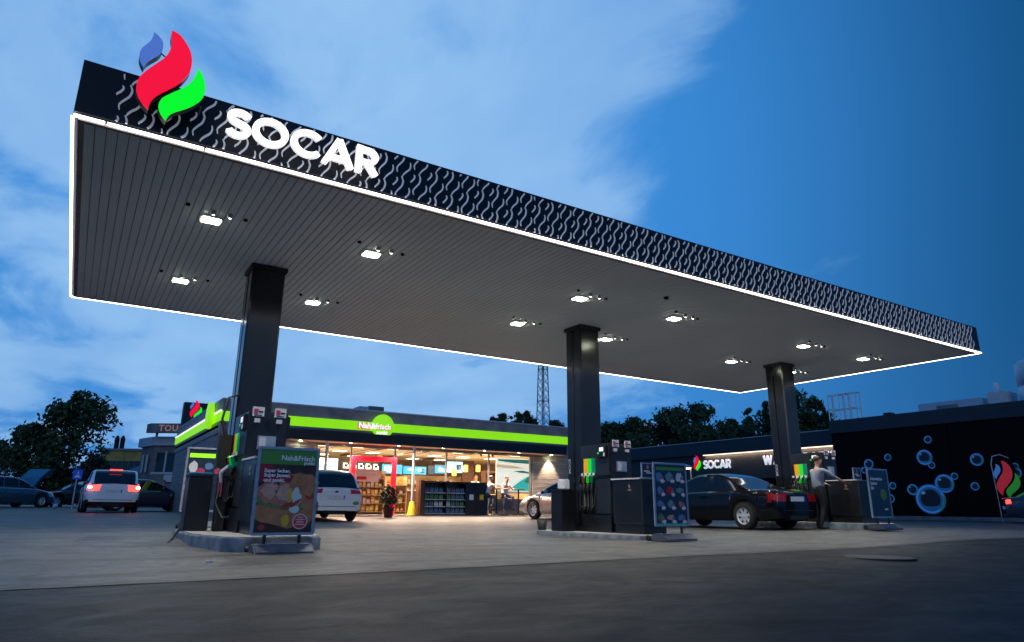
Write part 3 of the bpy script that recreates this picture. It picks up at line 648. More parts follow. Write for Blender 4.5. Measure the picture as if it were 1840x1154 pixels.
# walls as clad boards: front left piece, front right piece, left flank
def clad(x0, x1, y0, y1, z0, z1):
    mb = MB('wood_wall'); z = z0; k = 0
    while z < z1-.02:
        h = min(.2, z1-z); mb.box(x0 + (.0), x1, y0 + (.004 if k % 2 else 0), y1, z+.003, z+h-.003); z += h; k += 1
    return mb
clad(SX0+.0, 7.66, SY, SY+.2, SG, 3.12).build('front_wall', sh, True)
clad(17.72, SX1, SY, SY+.2, SG, 3.12).build('front_wall', sh, True)
mb = MB('wood_wall'); z = SG; k = 0
while z < 3.7:
    mb.box(SX0-.012 - (.004 if k % 2 else 0), SX0-.002+.2, SY+.003, 38.5, z+.003, z+.197); z += .2; k += 1
mb.build('side_wall', sh, True)
MB('int_wall').box(SX0+.25, SX1, 37.8, 38, SG, 4.0).box(SX1-.2, SX1, SY+.25, 37.8, SG, 4.0).box(SX0+.2, SX0+.3, SY+.25, 37.8, SG, 4.0).build('inner_wall', sh, True)
MB('roof_band').box(SX0-.05, SX1+.05, SY-.05, 38.55, 4.02, ST).box(SX0-.05, SX1+.05, SY-.05, SY+.18, 3.124, 3.72).box(SX0-.05, SX0+.18, SY+.182, 38.5, 3.3, 3.72).box(SX0-.05, SX1+.05, SY+.4, 38.5, 3.5, 3.6).build('fascia', sh, True)
MB('house_trim').box(SX0-.08, SX1+.08, SY-.08, SY+.1, ST+.002, ST+.05).box(SX0-.08, SX0+.1, SY+.102, 38.55, ST+.002, ST+.05).build('coping', sh, True)
mb = MB('green_band')
for a in lin(SX0-.07, SX1-2, 6): mb.box(a+.004, a+2.42, SY-.1, SY-.055, 3.7, 4.05)
mb.box(SX0-.07, SX1+.0, SY-.094, SY-.056, 3.705, 4.045)
for a in lin(SY+.0, 36.5, 5): mb.box(SX0-.1, SX0-.055, a-.05, a+2.0, 3.72, 4.03)
mb.build('green_band', sh, True)
MB('bandtrim').box(SX0-.09, SX1+.02, SY-.11, SY-.056, 3.61, 3.69).box(SX0-.12, SX0-.056, SY-.05, 38.5, 4.05, 4.1, 'lettering_lit').build('band_trim', sh, True)
AW = MB('awning').box(6.5, 19.2, 25.35, SY-.056, 3.16, 3.52).build('awning', sh, True, bevel=.006)
MB('warm_soffit').box(6.52, 19.18, 25.4, SY-.06, 3.145, 3.158).build('soffit', AW, True)
MB('ceil').box(SX0+.2, SX1, SY+.2, 37.8, 3.2, 3.3).build('ceiling', sh, True)
MB('int_floor').box(SX0+.2, SX1-.2, SY+.02, 37.8, .456, .475).build('floor', sh, True)
mb = MB('bandtrim')
for x in (7.72, 9.1, 10.95, 13.3, 15.4, 17.65): mb.box(x-.03, x+.03, SY+.02, SY+.1, .476, 3.12)
mb.box(7.7, 17.7, SY+.025, SY+.095, 3.03, 3.12); mb.build('window_frame', sh, True)
for a, b in ((7.76, 9.06), (9.14, 10.02), (10.04, 10.91), (10.99, 13.26), (13.34, 15.36), (15.44, 17.61)): MB('shop_glass').add([(a, SY+.06, .48), (b, SY+.06, .48), (b, SY+.06, 3.02), (a, SY+.06, 3.02)], [(0,1,2,3)]).build('glass_pane', sh, True, fixn=False)
MB('house_grey').box(15.7, 17.6, SY+.11, SY+.2, .476, 1.15).build('window_apron', sh, True)
for x in (7.0, 18.6):
    MB('lamp').lathe([(0, 0), (.05, 0)], (x, 25.75, 3.142), 'z', 12).build('downlight', sh, True)
    L = bpy.data.lights.new('downlight_glow', 'SPOT'); L.energy = 420; L.spot_size = R(75); L.spot_blend = .6; L.color = (1, .78, .52); L.shadow_soft_size = .04
    lo = bpy.data.objects.new('downlight_glow', L); lo.location = (x, 25.78, 3.12); lo.rotation_euler = (R(6), 0, 0); col.objects.link(lo)
for x in (8.9, 10.9, 12.9, 14.9, 16.7):
    MB('lamp').lathe([(0, 0), (.04, 0)], (x, 25.6, 3.142), 'z', 12).build('downlight', sh, True)
    L = bpy.data.lights.new('downlight_glow', 'SPOT'); L.energy = 950; L.spot_size = R(140); L.spot_blend = .8; L.color = (1, .74, .55); L.shadow_soft_size = .05
    lo = bpy.data.objects.new('downlight_glow', L); lo.location = (x, 25.6, 3.12); lo.rotation_euler = (R(-22), 0, 0); col.objects.link(lo)
# ceiling panels and interior light
mb = MB('panel_light')
for i in range(7):
    for j in range(3): mb.box(8.2+i*1.6, 8.7+i*1.6, 27.5+j*2.6, 28.0+j*2.6, 3.185, 3.198)
mb.build('ceiling_panel', sh, True)
for x in (8.5, 12, 15.5, 18.5):
    L = bpy.data.lights.new('shop_glow', 'AREA'); L.shape = 'RECTANGLE'; L.size = 2.6; L.size_y = 3.2; L.energy = 270; L.color = (1, .74, .45)
    lo = bpy.data.objects.new('shop_glow', L); lo.location = (x, 29.5, 3.17); col.objects.link(lo)
MB('wood_dark').box(12.1, 12.3, 30.9, 31.2, 3.0, 3.17).build('beam', sh, True)
mb = MB('wood_dark')
for x in (8.8, 10.8, 13, 15.2): mb.box(x, x+.07, 26.3, 32.5, 3.1, 3.18)
mb.build('ceiling_beam', sh, True)
# signs on the shop
def disc(c, r, th, axis): return MB('green_disc').lathe([(0, -th), (r*.97, -th), (r, -th*.5), (r, th*.5), (r*.97, th), (0, th)], c, axis, 40)
q = P(688, 766, y=25.82); rs = T('round_sign', 'round lit green sign with white lettering on the shop front', 'sign', (q.x, 25.82, q.z))
disc((0,0,0), .47, .05, 'y').build('disc', rs)
tx = text_mb('Nah&', .3, (-1.04, -.065, -.13), (1,0,0), (0,0,1), (0,0,0), 'lettering_lit', bold=.014); text_mb('frisch', .3, (-.33, -.065, -.13), (1,0,0), (0,0,1), (0,0,0), 'lettering_lit', tx, .008)
text_mb('punkt', .2, (-.28, -.065, -.33), (1,0,0), (0,0,1), (0,0,0), 'lettering_lit', tx, .008); tx.build('lettering', rs)
tx = text_mb('Nah&', .3, (-1.07, -.05, -.15), (1,0,0), (0,0,1), (0,0,0), 'lettering_red', bold=.03); text_mb('frisch', .3, (-.31, -.055, -.15), (1,0,0), (0,0,1), (0,0,0), 'lettering_red', tx, .012).build('letter_edge', rs)
q = P(377, 747, x=4.0); s2 = T('round_sign', 'round lit green sign seen edge on at the shop flank', 'sign', (4.0, q.y, q.z)); disc((0,0,0), .5, .08, 'x').build('disc', s2)
MB('green_disc').box(-.05, .22, -.06, .06, -.06, .06).build('bracket', s2)
# black flame box on the roof
q0 = P(332, 722, y=37.5); q1 = P(371, 760, y=37.5)
rb = T('roof_sign_box', 'black box sign with flame emblem on the shop roof', 'sign', ((q0.x+q1.x)/2, 37.5, 4.53)); wv = (q1.x-q0.x)/2
MB('black_panel').box(-wv, wv, 0, .5, 0, q0.z-4.53).build('box', rb, bevel=.02); emblem(rb, (.0, -.004, .45), (1,0,0), (0,0,1), (0,-.02,0), .95, False, False)
q = P(657, 737, y=30); one('roof_unit', MB('galv').box(-.45, .0, -.4, .4, 0, P(657, 733, y=30).z-4.47).box(.02, .75, -.4, .4, 0, P(657, 731, y=30).z-4.47, 'house_grey'), (q.x, 30, 4.47), 'grey ventilation unit on the shop roof above the green disc', 'ventilator', bevel=.01)

# red portal at the door
pr = T('door_portal', 'bright red square arch framing the shop entrance', 'portal', (9.98, 25.8, SG))
MB('red_portal').box(-.93, -.77, -.1, .08, 0, 2.23).build('post', pr, bevel=.01); MB('red_portal').box(.77, .93, -.1, .08, 0, 2.23).build('post', pr, bevel=.01); MB('red_portal').box(-.768, .768, -.1, .08, 2.04, 2.23).build('lintel', pr, bevel=.01)
pl = T('awning_post', 'slim pale post with yellow foot by the shop entrance', 'post', (11.55, 25.5, SG))
MB('offwhite').tube([(0,0,.0), (0,0,2.69)], .05, 12).build('post', pl); MB('yellow').lathe([(.2, 0), (.16, .08), (.1, .5), (.07, .52)], (0,0,0), 'z', 14).build('yellow_guard', pl)
pl = T('awning_post', 'slim pale post behind the white hatchback', 'post', (7.95, 25.5, SG)); MB('offwhite').tube([(0,0,.0), (0,0,2.69)], .06, 12).build('post', pl)
# plant
q = P(697, 935, d=24.2); py = 23.9
pt = T('potted_shrub', 'small bushy shrub in a dark red pot before the entrance', 'plant', (q.x, q.y, g(q.x, q.y)))
MB('terracotta').lathe([(.14, 0), (.2, .3), (.22, .32), (.22, .36), (.18, .36), (.17, .3), (0, .3)], (0,0,0), 'z', 18).build('pot', pt)
def leaves(n, fn, size, seed, m='foliage', m2='foliage_light'):
    r = random.Random(seed); mb = MB(m)
    for _ in range(n):
        c = Vector(fn(r)); a = Vector((r.uniform(-1,1), r.uniform(-1,1), r.uniform(-1,1))).normalized(); b = a.cross(Vector((r.uniform(-1,1), r.uniform(-1,1), r.uniform(-1,1)))).normalized(); s = size*r.uniform(.6, 1.35)
        mb.add([c - a*s, c - b*s*.45, c + a*s, c + b*s*.45], [(0,1,2,3)], m2 if r.random() < .35 else m)
    return mb
def inball(r, c, rad):
    while True:
        v = Vector((r.uniform(-1,1), r.uniform(-1,1), r.uniform(-1,1)))
        if .25 < v.length < 1: return c[0]+v.x*rad[0], c[1]+v.y*rad[1], c[2]+v.z*rad[2]
leaves(700, lambda r: inball(r, (0,0,.72), (.34,.34,.42)), .06, 3, 'foliage', 'foliage_light').build('foliage', pt, fixn=False)
MB('redmat').box(-.05, .05, -.24, -.2, .3, .42).build('bow', pt, bevel=.01); MB('bark').tube([(0,0,.3), (0,0,.75)], .02).build('stem', pt)

# outdoor goods rack and goods
RK = (12.02, 15.0, 25.35, 25.85)
rk = T('goods_rack', 'black outdoor rack of bottles standing before the shop window', 'rack', (13.5, 25.6, SG))
MB('awning').box(-1.48, 1.48, .17, .2, .05, 1.3).box(-1.48, 1.48, -.2, .2, 1.302, 1.34).box(-1.48, 1.48, -.2, .2, 0, .05).box(-1.48, -1.44, -.2, .168, .052, 1.3).box(-.5, -.46, -.2, .168, .052, 1.3).box(1.44, 1.48, -.2, .168, .052, 1.3).build('cabinet', rk)
MB('awning').box(.42, .92, -.2, -.17, .052, 1.3).build('door', rk); MB('awning').box(.93, 1.438, -.2, -.17, .052, 1.3).build('door', rk)
MB('lettering').box(.6, .8, -.206, -.2015, .62, .84).build('sticker', rk); MB('yellow').box(1.1, 1.3, -.206, -.2015, .62, .84).build('sticker', rk)
for z in (.05, .32, .6, .86):
    for a, b in ((-1.43, -.51), (-.45, .41)): MB('galv').box(a, b, -.2, -.185, z+.0, z+.035).box(a, b, -.184, .16, z+.005, z+.02).build('shelf', rk)
MB('wood_dark').box(-1.66, -1.49, -.25, .2, 0, 1.36).build('side_panel', rk)
def pack_mb(m, w, h):
    mb = MB(m); n = 2
    for i in range(n): mb.lathe([(w*.23, 0), (w*.24, h*.6), (w*.1, h*.8), (w*.09, h)], (-w*.25+w*.5*i, 0, 0), 'z', 8)
    return mb
goods = {m: pack_mb(m, .18, .2) for m in ('bottle_teal', 'bottle_blue', 'bottle_green', 'bottle_plum', 'white')}
gn = {'bottle_teal': 'pale teal', 'bottle_blue': 'blue', 'bottle_green': 'green', 'bottle_plum': 'plum coloured', 'white': 'white'}
gm = {k: v.build('bottle_pack') for k, v in goods.items()}; used = set(); r = random.Random(21)
for zi, z in enumerate((.088, .358, .638, .898)):
    for a, n_ in ((-1.3, 4), (-.32, 4)):
        for i in range(n_):
            k = r.choice([('bottle_teal', 'bottle_blue'), ('white', 'bottle_green', 'bottle_teal'), ('bottle_green', 'bottle_teal'), ('bottle_plum', 'bottle_blue', 'bottle_teal')][zi])
            o = gm[k] if k not in used else gm[k].copy()
            if k in used: col.objects.link(o)
            used.add(k); o.location = (13.5 + a + i*.215, 25.53, SG + z)
            tag(o, f'{gn[k]} bottle pack standing on a shelf of the outdoor rack', 'bottles', 'bottle packs on the outdoor rack')
for k in gm:
    if k not in used: bpy.data.objects.remove(gm[k])
one('waste_bin', MB('blue_bin').lathe([(.17, 0), (.19, .7), (.17, .78), (.08, .82), (0, .82)], (0,0,0), 'z', 18), (P(869, 926, y=25.6).x, 25.6, SG), 'light blue round bin at the right end of the outdoor rack', 'bin')

# interior: counters, shelves, screens
bc = T('shop_counter', 'long timber service counter inside the shop', 'counter', (14.6, 30.5, .475))
MB('wood_dark').box(-3.2, 3.2, -.3, .3, 0, 1.02).build('body', bc, bevel=.01); MB('offwhite').box(-3.25, 3.25, -.36, .34, 1.022, 1.06).build('top', bc, bevel=.006)
def shelf_unit(x, y, w, h, n, label, goods_m, seed, itemname, itemlab):
    t = T('shelving', label, 'shelf', (x, y, .475)); MB('int_wall').box(-w/2, w/2, .2, .24, 0, h).box(-w/2, -w/2+.03, -.2, .198, 0, h).box(w/2-.03, w/2, -.2, .198, 0, h).build('carcass', t)
    r = random.Random(seed)
    for i in range(n):
        z = .08 + i*(h-.1)/n; MB('cream').box(-w/2+.031, w/2-.031, -.2, .19, z, z+.02).build('shelf', t)
        xx = -w/2+.12
        while xx < w/2-.12:
            ww = r.uniform(.1, .2); hh = min(r.uniform(.13, .26), (h-.1)/n-.06); m = r.choice(goods_m)
            o = MB(m).box(-ww/2, ww/2, -.1, .1, 0, hh).box(-ww/2+.01, ww/2-.01, -.103, -.1, hh*.3, hh*.6, 'white').build(itemname, bevel=.004, seg=1); o.location = (x+xx, y-.02, .475+z+.021)
            nmc = {'amber': 'amber', 'cream': 'cream', 'yellow': 'yellow', 'pink': 'pink', 'redmat': 'red', 'white': 'white', 'bread': 'brown', 'bottle_teal': 'teal', 'wood_dark': 'dark brown'}[m]
            tag(o, f'{nmc} {itemlab}', 'goods', itemlab); xx += ww+.05
shelf_unit(10.3, 27.2, 1.35, 1.75, 5, 'display shelf of golden goods seen through the red arch', ['amber', 'cream', 'yellow', 'pink', 'amber'], 4, 'goods_box', 'box on the display shelf behind the red arch')
shelf_unit(12.1, 28.6, 1.0, 1.6, 4, 'tall snack shelf beside the entrance inside the shop', ['amber', 'redmat', 'cream', 'yellow'], 8, 'goods_box', 'box on the snack shelf beside the entrance')
shelf_unit(8.7, 30.0, 1.9, 1.7, 5, 'wide shelf inside behind the white hatchback', ['amber', 'white', 'cream', 'pink'], 9, 'goods_box', 'box on the wide shelf behind the white hatchback')
shelf_unit(16.6, 33.2, 4.4, 1.9, 4, 'long back wall shelf behind the counter', ['bread', 'wood_dark', 'cream', 'amber'], 10, 'goods_box', 'box on the back wall shelf behind the counter')
one('picture_tile', MB('pink').box(-.55, .45, -.03, 0, 0, .5).box(-.5, .3, -.034, -.031, .25, .42, 'offwhite').box(-.5, -.1, -.034, -.031, .08, .2, 'redmat'), (10.2, 26.9, 1.75), 'pink and white promotion board above the golden goods behind the red arch', 'board')
def screen(px0, py0, px1, py1, y, m, label, rz=0, art=0):
    a = P(px0, py0, y=y); b = P(px1, py1, y=y); w = abs(b.x-a.x)/2; h = abs(a.z-b.z)
    t = T('menu_screen', label, 'screen', ((a.x+b.x)/2, y, min(a.z, b.z)), rz, 'menu screens above the counter'); MB('awning').box(-w-.04, w+.04, 0, .08, -.05, h+.05).build('housing', t, bevel=.01)
    mb = MB(m).box(-w, w, -.008, -.002, 0, h); r = random.Random(art)
    for i in range(art): 
        c = r.uniform(-w*.8, w*.6); mb.box(c, c+r.uniform(.1, .35), -.012, -.009, h*r.uniform(.15, .5), h*r.uniform(.55, .85), r.choice(['screen_glow', 'lightbox', 'screen_dark']))
    mb.build('display', t); MB('awning').tube([(0, .04, h), (0, .04, 3.19-min(a.z, b.z))], .02).build('bracket', t)
screen(687, 834, 722, 852, 31.2, 'screen_blue', 'blue lit menu screen seen through the right half of the red arch', 0, 4)
screen(725, 838, 765, 853, 31.2, 'screen_blue', 'blue lit menu screen just right of the pale post', 0, 6)
screen(770, 838, 780, 852, 31.6, 'screen_dark', 'dim dark blue screen panel in the counter corner', 0, 0)
screen(782, 836, 801, 851, 31.9, 'screen_blue', 'blue screen with white picture between the corner and the brightest screen', -.12, 5)
screen(803, 829, 830, 850, 32, 'screen_glow', 'brightest cyan screen above the right end of the counter', -.12, 2)
a = P(606, 826, y=31.3); b = P(681, 850, y=31.3)
mbd = T('menu_board', 'black board with row of white cup pictures above the shelves', 'board', ((a.x+b.x)/2, 31.3, b.z)); w = (b.x-a.x)/2; h = a.z-b.z
MB('awning').box(-w, w, 0, .06, 0, h).build('panel', mbd)
for i in range(5):
    x = -w+.3+i*(2*w-.5)/4.3
    MB('lettering_lit').box(x, x+.2, -.01, -.002, h*.3, h*.42).box(x, x+.06, -.01, -.002, h*.43, h*.75).box(x+.062, x+.2, -.01, -.002, h*.66, h*.75).box(x+.22, x+.27, -.01, -.002, h*.3, h*.6).build('cup_picture', mbd)
a = P(560, 822, y=30.2); b = P(606, 848, y=30.2); lb = T('light_box', 'white light box with a teal wave behind the white hatchback', 'light box', ((a.x+b.x)/2, 30.2, b.z)); w = (b.x-a.x)/2; h = a.z-b.z
MB('lightbox').box(-w, w, 0, .1, 0, h).build('panel', lb); MB('teal').ribbon([(-w*.9 + i*w*1.8/10, h*(.2+.03*i+.05*math.sin(i*.6))) for i in range(11)], .05, (0,-.003,0), (1,0,0), (0,0,1), (0,-.003,0)).build('wave', lb)
# beach picture on the right
a = P(892, 822, y=26.9); b = P(950, 884, y=26.9); bp = T('beach_picture', 'large bright beach picture with teal water beside the seated men', 'picture', ((a.x+b.x)/2, 26.9, b.z)); w = (b.x-a.x)/2; h = a.z-b.z
MB('lightbox').box(-w, w, 0, .06, 0, h).build('panel', bp)
mb = MB('teal_dark'); pz = lambda pts, m, l: mb.prism([(-w+2*w*a_, h*c_) for a_, c_ in pts], (0,-.002-.001*l,0), (1,0,0), (0,0,1), (0,-.001,0), m)
pz([(.05,.95),(1,.97),(1,.85),(.5,.86),(.05,.9)], 'teal_dark', 0); pz([(.5,.6),(.8,.64),(1,.6),(1,.55),(.7,.57)], 'teal_dark', 0); pz([(.45,.1),(.7,.3),(1,.48),(1,.02),(.5,.02)], 'teal', 1); pz([(.0,.0),(.45,.02),(.4,.12),(0,.2)], 'sand', 1); pz([(.0,.8),(.6,.76),(.9,.7),(.5,.68),(0,.7)], 'sand', 1); pz([(.85,.3),(1,.45),(1,.25)], 'teal_dark', 3); mb.build('picture', bp)
MB('white').box(w+.005, w+.1, -.03, .08, -.2, h+.15).box(-w, w, -.03, .08, -.09, -.005).build('frame', bp)
for px, pyy, lab in ((837, 842, 'pendant lamp nearest the screens'), (859, 842, 'pendant lamp nearest the seated men'), (816, 849, 'pendant lamp hanging in front of the brightest screen')):
    q = P(px, pyy, y=29.5); t = T('pendant_lamp', 'glowing yellow ' + lab, 'lamp', q, 0, 'yellow pendant lamps'); MB('pendant').lathe([(.1, -.16), (.1, .16)], (0,0,0), 'z', 16).build('shade', t); MB('rubber').tube([(0,0,.161), (0,0,3.2-q.z)], .006, 6).build('cord', t)
a = P(831, 824, y=32.6); b = P(851, 870, y=32.6); one('timber_panel', MB('wood_dark').box(0, b.x-a.x, 0, .1, 0, a.z-b.z), (a.x, 32.6, b.z), 'tall brown timber panel behind the pendant lamps', 'panel')
a = P(872, 843, y=29.3); b = P(893, 926, y=29.3); t = T('display_cabinet', 'tall brown open cabinet behind the seated men', 'cabinet', (a.x, 29.3, .475))
ww = b.x-a.x; MB('wood_dark').box(0, .06, 0, .4, 0, 1.95).box(ww-.06, ww, 0, .4, 0, 1.95).box(0, ww, 0, .4, 1.952, 2.05).box(.061, ww-.061, .36, .4, 0, 1.94).build('carcass', t)
for z in (.4, .9, 1.4): MB('cream').box(.061, ww-.061, .02, .35, z, z+.03).build('shelf', t)
for px, lab in ((863, 'left'), (884, 'right')):
    q = P(px, 824, y=26.6); one('track_spotlight', MB('rubber').tube([(0,0,.12), (0,0,.0)], .012, 6).tube([(0,0,.02), (.03,-.05,-.07)], .035, 10), (q.x, 26.6, 3.07), f'small black ceiling spotlight, {lab} one of the pair above the seated men', 'spotlight', 'black spotlights on the shop ceiling')

# ================================================================== PEOPLE
def person(name_label, loc, rz, J, mats, hair=True, radii=1.0, lean=None):
    """J: joint positions (local, z up, +x is where the person faces)"""
    t = tag(bpy.data.objects.new('person', None), name_label, 'person'); col.objects.link(t); t.location = loc; t.rotation_euler = (0,0,rz)
    V = []; E = []; Rr = []; reg = []
    def v(p, r, part, pa=None):
        V.append(Vector(p)); Rr.append(r if isinstance(r, tuple) else (r, r)); reg.append(part)
        if pa is not None: E.append((pa, len(V)-1))
        return len(V)-1
    pel = v(J['pelvis'], (.125, .16), 'leg'); ab = v((Vector(J['pelvis'])*.5 + Vector(J['chest'])*.5), (.11, .145), 'top', pel); ch = v(J['chest'], (.12, .165), 'top', ab)
    nk = v(J['neck'], .055, 'skin', ch); hd = v(J['head'], (.085, .078), 'skin', nk); v(Vector(J['head']) + Vector((0,0,.09)), (.075, .07), 'skin', hd)
    for s in ('L', 'R'):
        sh_ = v(J['sh'+s], .065, 'top', ch); el = v(J['el'+s], .043, J.get('sleeve', 'top'), sh_); wr = v(J['wr'+s], .029, 'skin', el)
        W = Vector(J['wr'+s]); d = (W - Vector(J['el'+s])).normalized(); side = d.cross(Vector((0,0,1)))
        side = side.normalized() if side.length > .1 else Vector((0,1,0)); nrm = side.cross(d).normalized(); pm = v(W + d*.05, (.035, .018), 'skin', wr)
        for k, (off, ln) in enumerate(((-.027, .07), (-.009, .082), (.009, .077), (.027, .06))):
            a = v(W + d*.09 + side*off, .0095, 'skin', pm); b = v(W + d*(.09+ln*.55) + side*off*1.1 - nrm*.008, .0088, 'skin', a); v(W + d*(.09+ln) + side*off*1.1 - nrm*.028, .0075, 'skin', b)
        sg = 1 if s == 'L' else -1; a = v(W + d*.05 + side*.042*sg, .011, 'skin', pm); v(W + d*.085 + side*.06*sg - nrm*.012, .009, 'skin', a)
        hp = v(J['hip'+s], .095, 'leg', pel); kn = v(J['kn'+s], .062, 'leg', hp); an = v(J['an'+s], .043, J.get('shin', 'leg'), kn); A = Vector(J['an'+s]); f = Vector(J.get('foot', (1,0,0)))
        hl_ = v(A + Vector((0,0,-.05)) , .04, 'shoe', an); v(A + f*.1 + Vector((0,0,-.06)), (.032, .042), 'shoe', hl_); v(A + f*.18 + Vector((0,0,-.065)), (.022, .038), 'shoe', len(V)-1)
    me = bpy.data.meshes.new('body'); me.from_pydata([tuple(p) for p in V], E, []); o = bpy.data.objects.new('body', me); col.objects.link(o)
    md = o.modifiers.new('skin', 'SKIN'); md.use_smooth_shade = True; sv = me.skin_vertices[0].data
    for i, r_ in enumerate(Rr): sv[i].radius = r_; sv[i].use_root = (i == 0)
    ss = o.modifiers.new('sub', 'SUBSURF'); ss.levels = 2; ss.render_levels = 2
    dg = bpy.context.evaluated_depsgraph_get(); m2 = bpy.data.meshes.new_from_object(o.evaluated_get(dg)); o.modifiers.clear(); o.data = m2; bpy.data.meshes.remove(me)
    ids = {'skin': 0, 'top': 1, 'leg': 2, 'shoe': 3}
    m2.materials.clear()
    for q in ('skin', mats[0], mats[1], 'shoes'): m2.materials.append(MATS[q])
    def seg(i, j, p):
        a, b = V[i], V[j]; ab_ = b-a; tt = max(0, min(1, (p-a).dot(ab_)/max(1e-9, ab_.length_squared))); return (p-(a+ab_*tt)).length, tt
    for f in m2.polygons:
        c = Vector(f.center); best = min(((seg(i, j, c), i, j) for i, j in E), key=lambda q: q[0][0] - .3*(Rr[q[1]][0]+Rr[q[2]][0])); (dd, tt), i, j = best
        rg = reg[j] if tt > .35 else reg[i]
        if reg[j] == 'skin' and reg[i] == 'top' and rg == 'top' and tt > .3: rg = 'skin'
        f.material_index = ids[rg]; f.use_smooth = True
    o.parent = t; H = Vector(J['head'])
    if hair: MB('hair').ball(H + Vector((-.03,0,.1)), (.09, .083, .075), n=14, k=8).build('hair', t)
    MB('skin').ball(H + Vector((.088,0,.035)), (.022,.014,.026)).build('nose', t)
    for s in (-1, 1):
        MB('white').ball(H + Vector((.076, s*.032, .06)), .011).ball(H + Vector((.085, s*.032, .06)), .006, 'hair').build('eye', t); MB('skin').ball(H + Vector((-.005, s*.083, .04)), (.018,.01,.03)).build('ear', t)
    MB('redmat').ball(H + Vector((.083,0,-.012)), (.008,.025,.006)).build('mouth', t)
    return t
# standing man by the right pump, turned to the cabinet, one arm reaching
q = (15.62, 10.35); gz = g(*q)
person('man in pale grey shirt and black trousers reaching to the right pump cabinet', (q[0], q[1], gz), R(-20), dict(pelvis=(0,0,.95), chest=(.02,0,1.3), neck=(.04,0,1.5), head=(.07,0,1.6), shL=(.0,.19,1.41), elL=(.12,.26,1.16), wrL=(.34,.2,1.1),
    shR=(.04,-.19,1.42), elR=(.26,-.27,1.26), wrR=(.5,-.24,1.16), hipL=(0,.09,.9), knL=(.06,.11,.5), anL=(-.02,.13,.1), hipR=(0,-.09,.9), knR=(.03,-.1,.5), anR=(-.1,-.1,.1)), ('shirt_grey', 'trousers_black'))
def seated(label, loc, rz, mats, lean=.1, arms=.35, zs=.82):
    return person(label, loc, rz, dict(pelvis=(0,0,zs), chest=(lean,0,zs+.36), neck=(lean+.06,0,zs+.55), head=(lean+.11,0,zs+.66), shL=(lean,.19,zs+.47), elL=(lean+.18,.25,zs+.26), wrL=(lean+arms+.05,.1,zs+.28),
        shR=(lean,-.19,zs+.47), elR=(lean+.18,-.25,zs+.26), wrR=(lean+arms+.02,-.1,zs+.3), hipL=(.03,.1,zs-.02), knL=(.42,.15,zs-.05), anL=(.3,.16,.3), hipR=(.03,-.1,zs-.02), knR=(.4,-.2,zs-.1), anR=(.22,-.2,.28), sleeve='skin'), mats)
qa = P(876, 924, y=25.25); qb = P(912, 924, y=25.3)
seated('man in white shirt hunched on a bar stool next to the blue bin', (qa.x, 25.5, SG), R(0), ('shirt_white', 'jeans'), .2)
seated('man in white shirt and jeans facing out at the bar table by the beach picture', (qb.x, 25.6, SG), R(-80), ('shirt_white', 'jeans'), .08)
def stool(x, y, lab):
    t = T('bar_stool', lab, 'stool', (x, y, SG), 0, 'bar stools outside the shop'); MB('rubber').lathe([(.17, .72), (.18, .74), (.17, .77), (0, .77)], (0,0,0), 'z', 18).build('seat', t); MB('chrome').tube([(0,0,.02), (0,0,.72)], .025).build('stem', t); MB('rubber').lathe([(.2, 0), (.19, .02), (.02, .03)], (0,0,0), 'z', 18).build('foot', t)
def bartable(x, y, lab):
    t = T('bar_table', lab, 'table', (x, y, SG), 0, 'tall bar tables outside the shop'); MB('wood_dark').lathe([(.3, 1.08), (.3, 1.11), (0, 1.11)], (0,0,0), 'z', 24).build('table_top', t); MB('rubber').tube([(0,0,.03), (0,0,1.08)], .035).build('stem', t)
    for k in range(4): MB('rubber').tube([(0,0,.06), (.26*math.cos(k*PI/2+.7), .26*math.sin(k*PI/2+.7), .02)], .02, 6).build('foot', t)
stool(qa.x, 25.5, 'bar stool under the hunched man beside the blue bin'); stool(qb.x, 25.6, 'bar stool under the man in jeans')
bartable(qa.x+.55, 25.45, 'bar table between the two seated men'); bartable(qb.x+.55, 25.3, 'bar table right of the man in jeans')
q = P(856, 870, y=31); seated('shop worker in white shirt behind the counter', (q.x, 31.2, .75), R(-90), ('shirt_white', 'trousers_black'), .05)
q = P(290, 905, d=44); person('person in a red top walking beyond the dark parked car', (q.x, q.y, g(q.x, q.y)), R(200), dict(pelvis=(0,0,.95), chest=(.02,0,1.3), neck=(.03,0,1.5), head=(.05,0,1.6), shL=(.0,.19,1.41), elL=(.0,.26,1.14), wrL=(.12,.25,.92),
    shR=(.0,-.19,1.42), elR=(-.05,-.26,1.14), wrR=(.02,-.27,.9), hipL=(0,.09,.9), knL=(.12,.1,.5), anL=(.1,.1,.1), hipR=(0,-.09,.9), knR=(-.02,-.1,.5), anR=(-.2,-.1,.14)), ('shirt_red', 'jeans'))

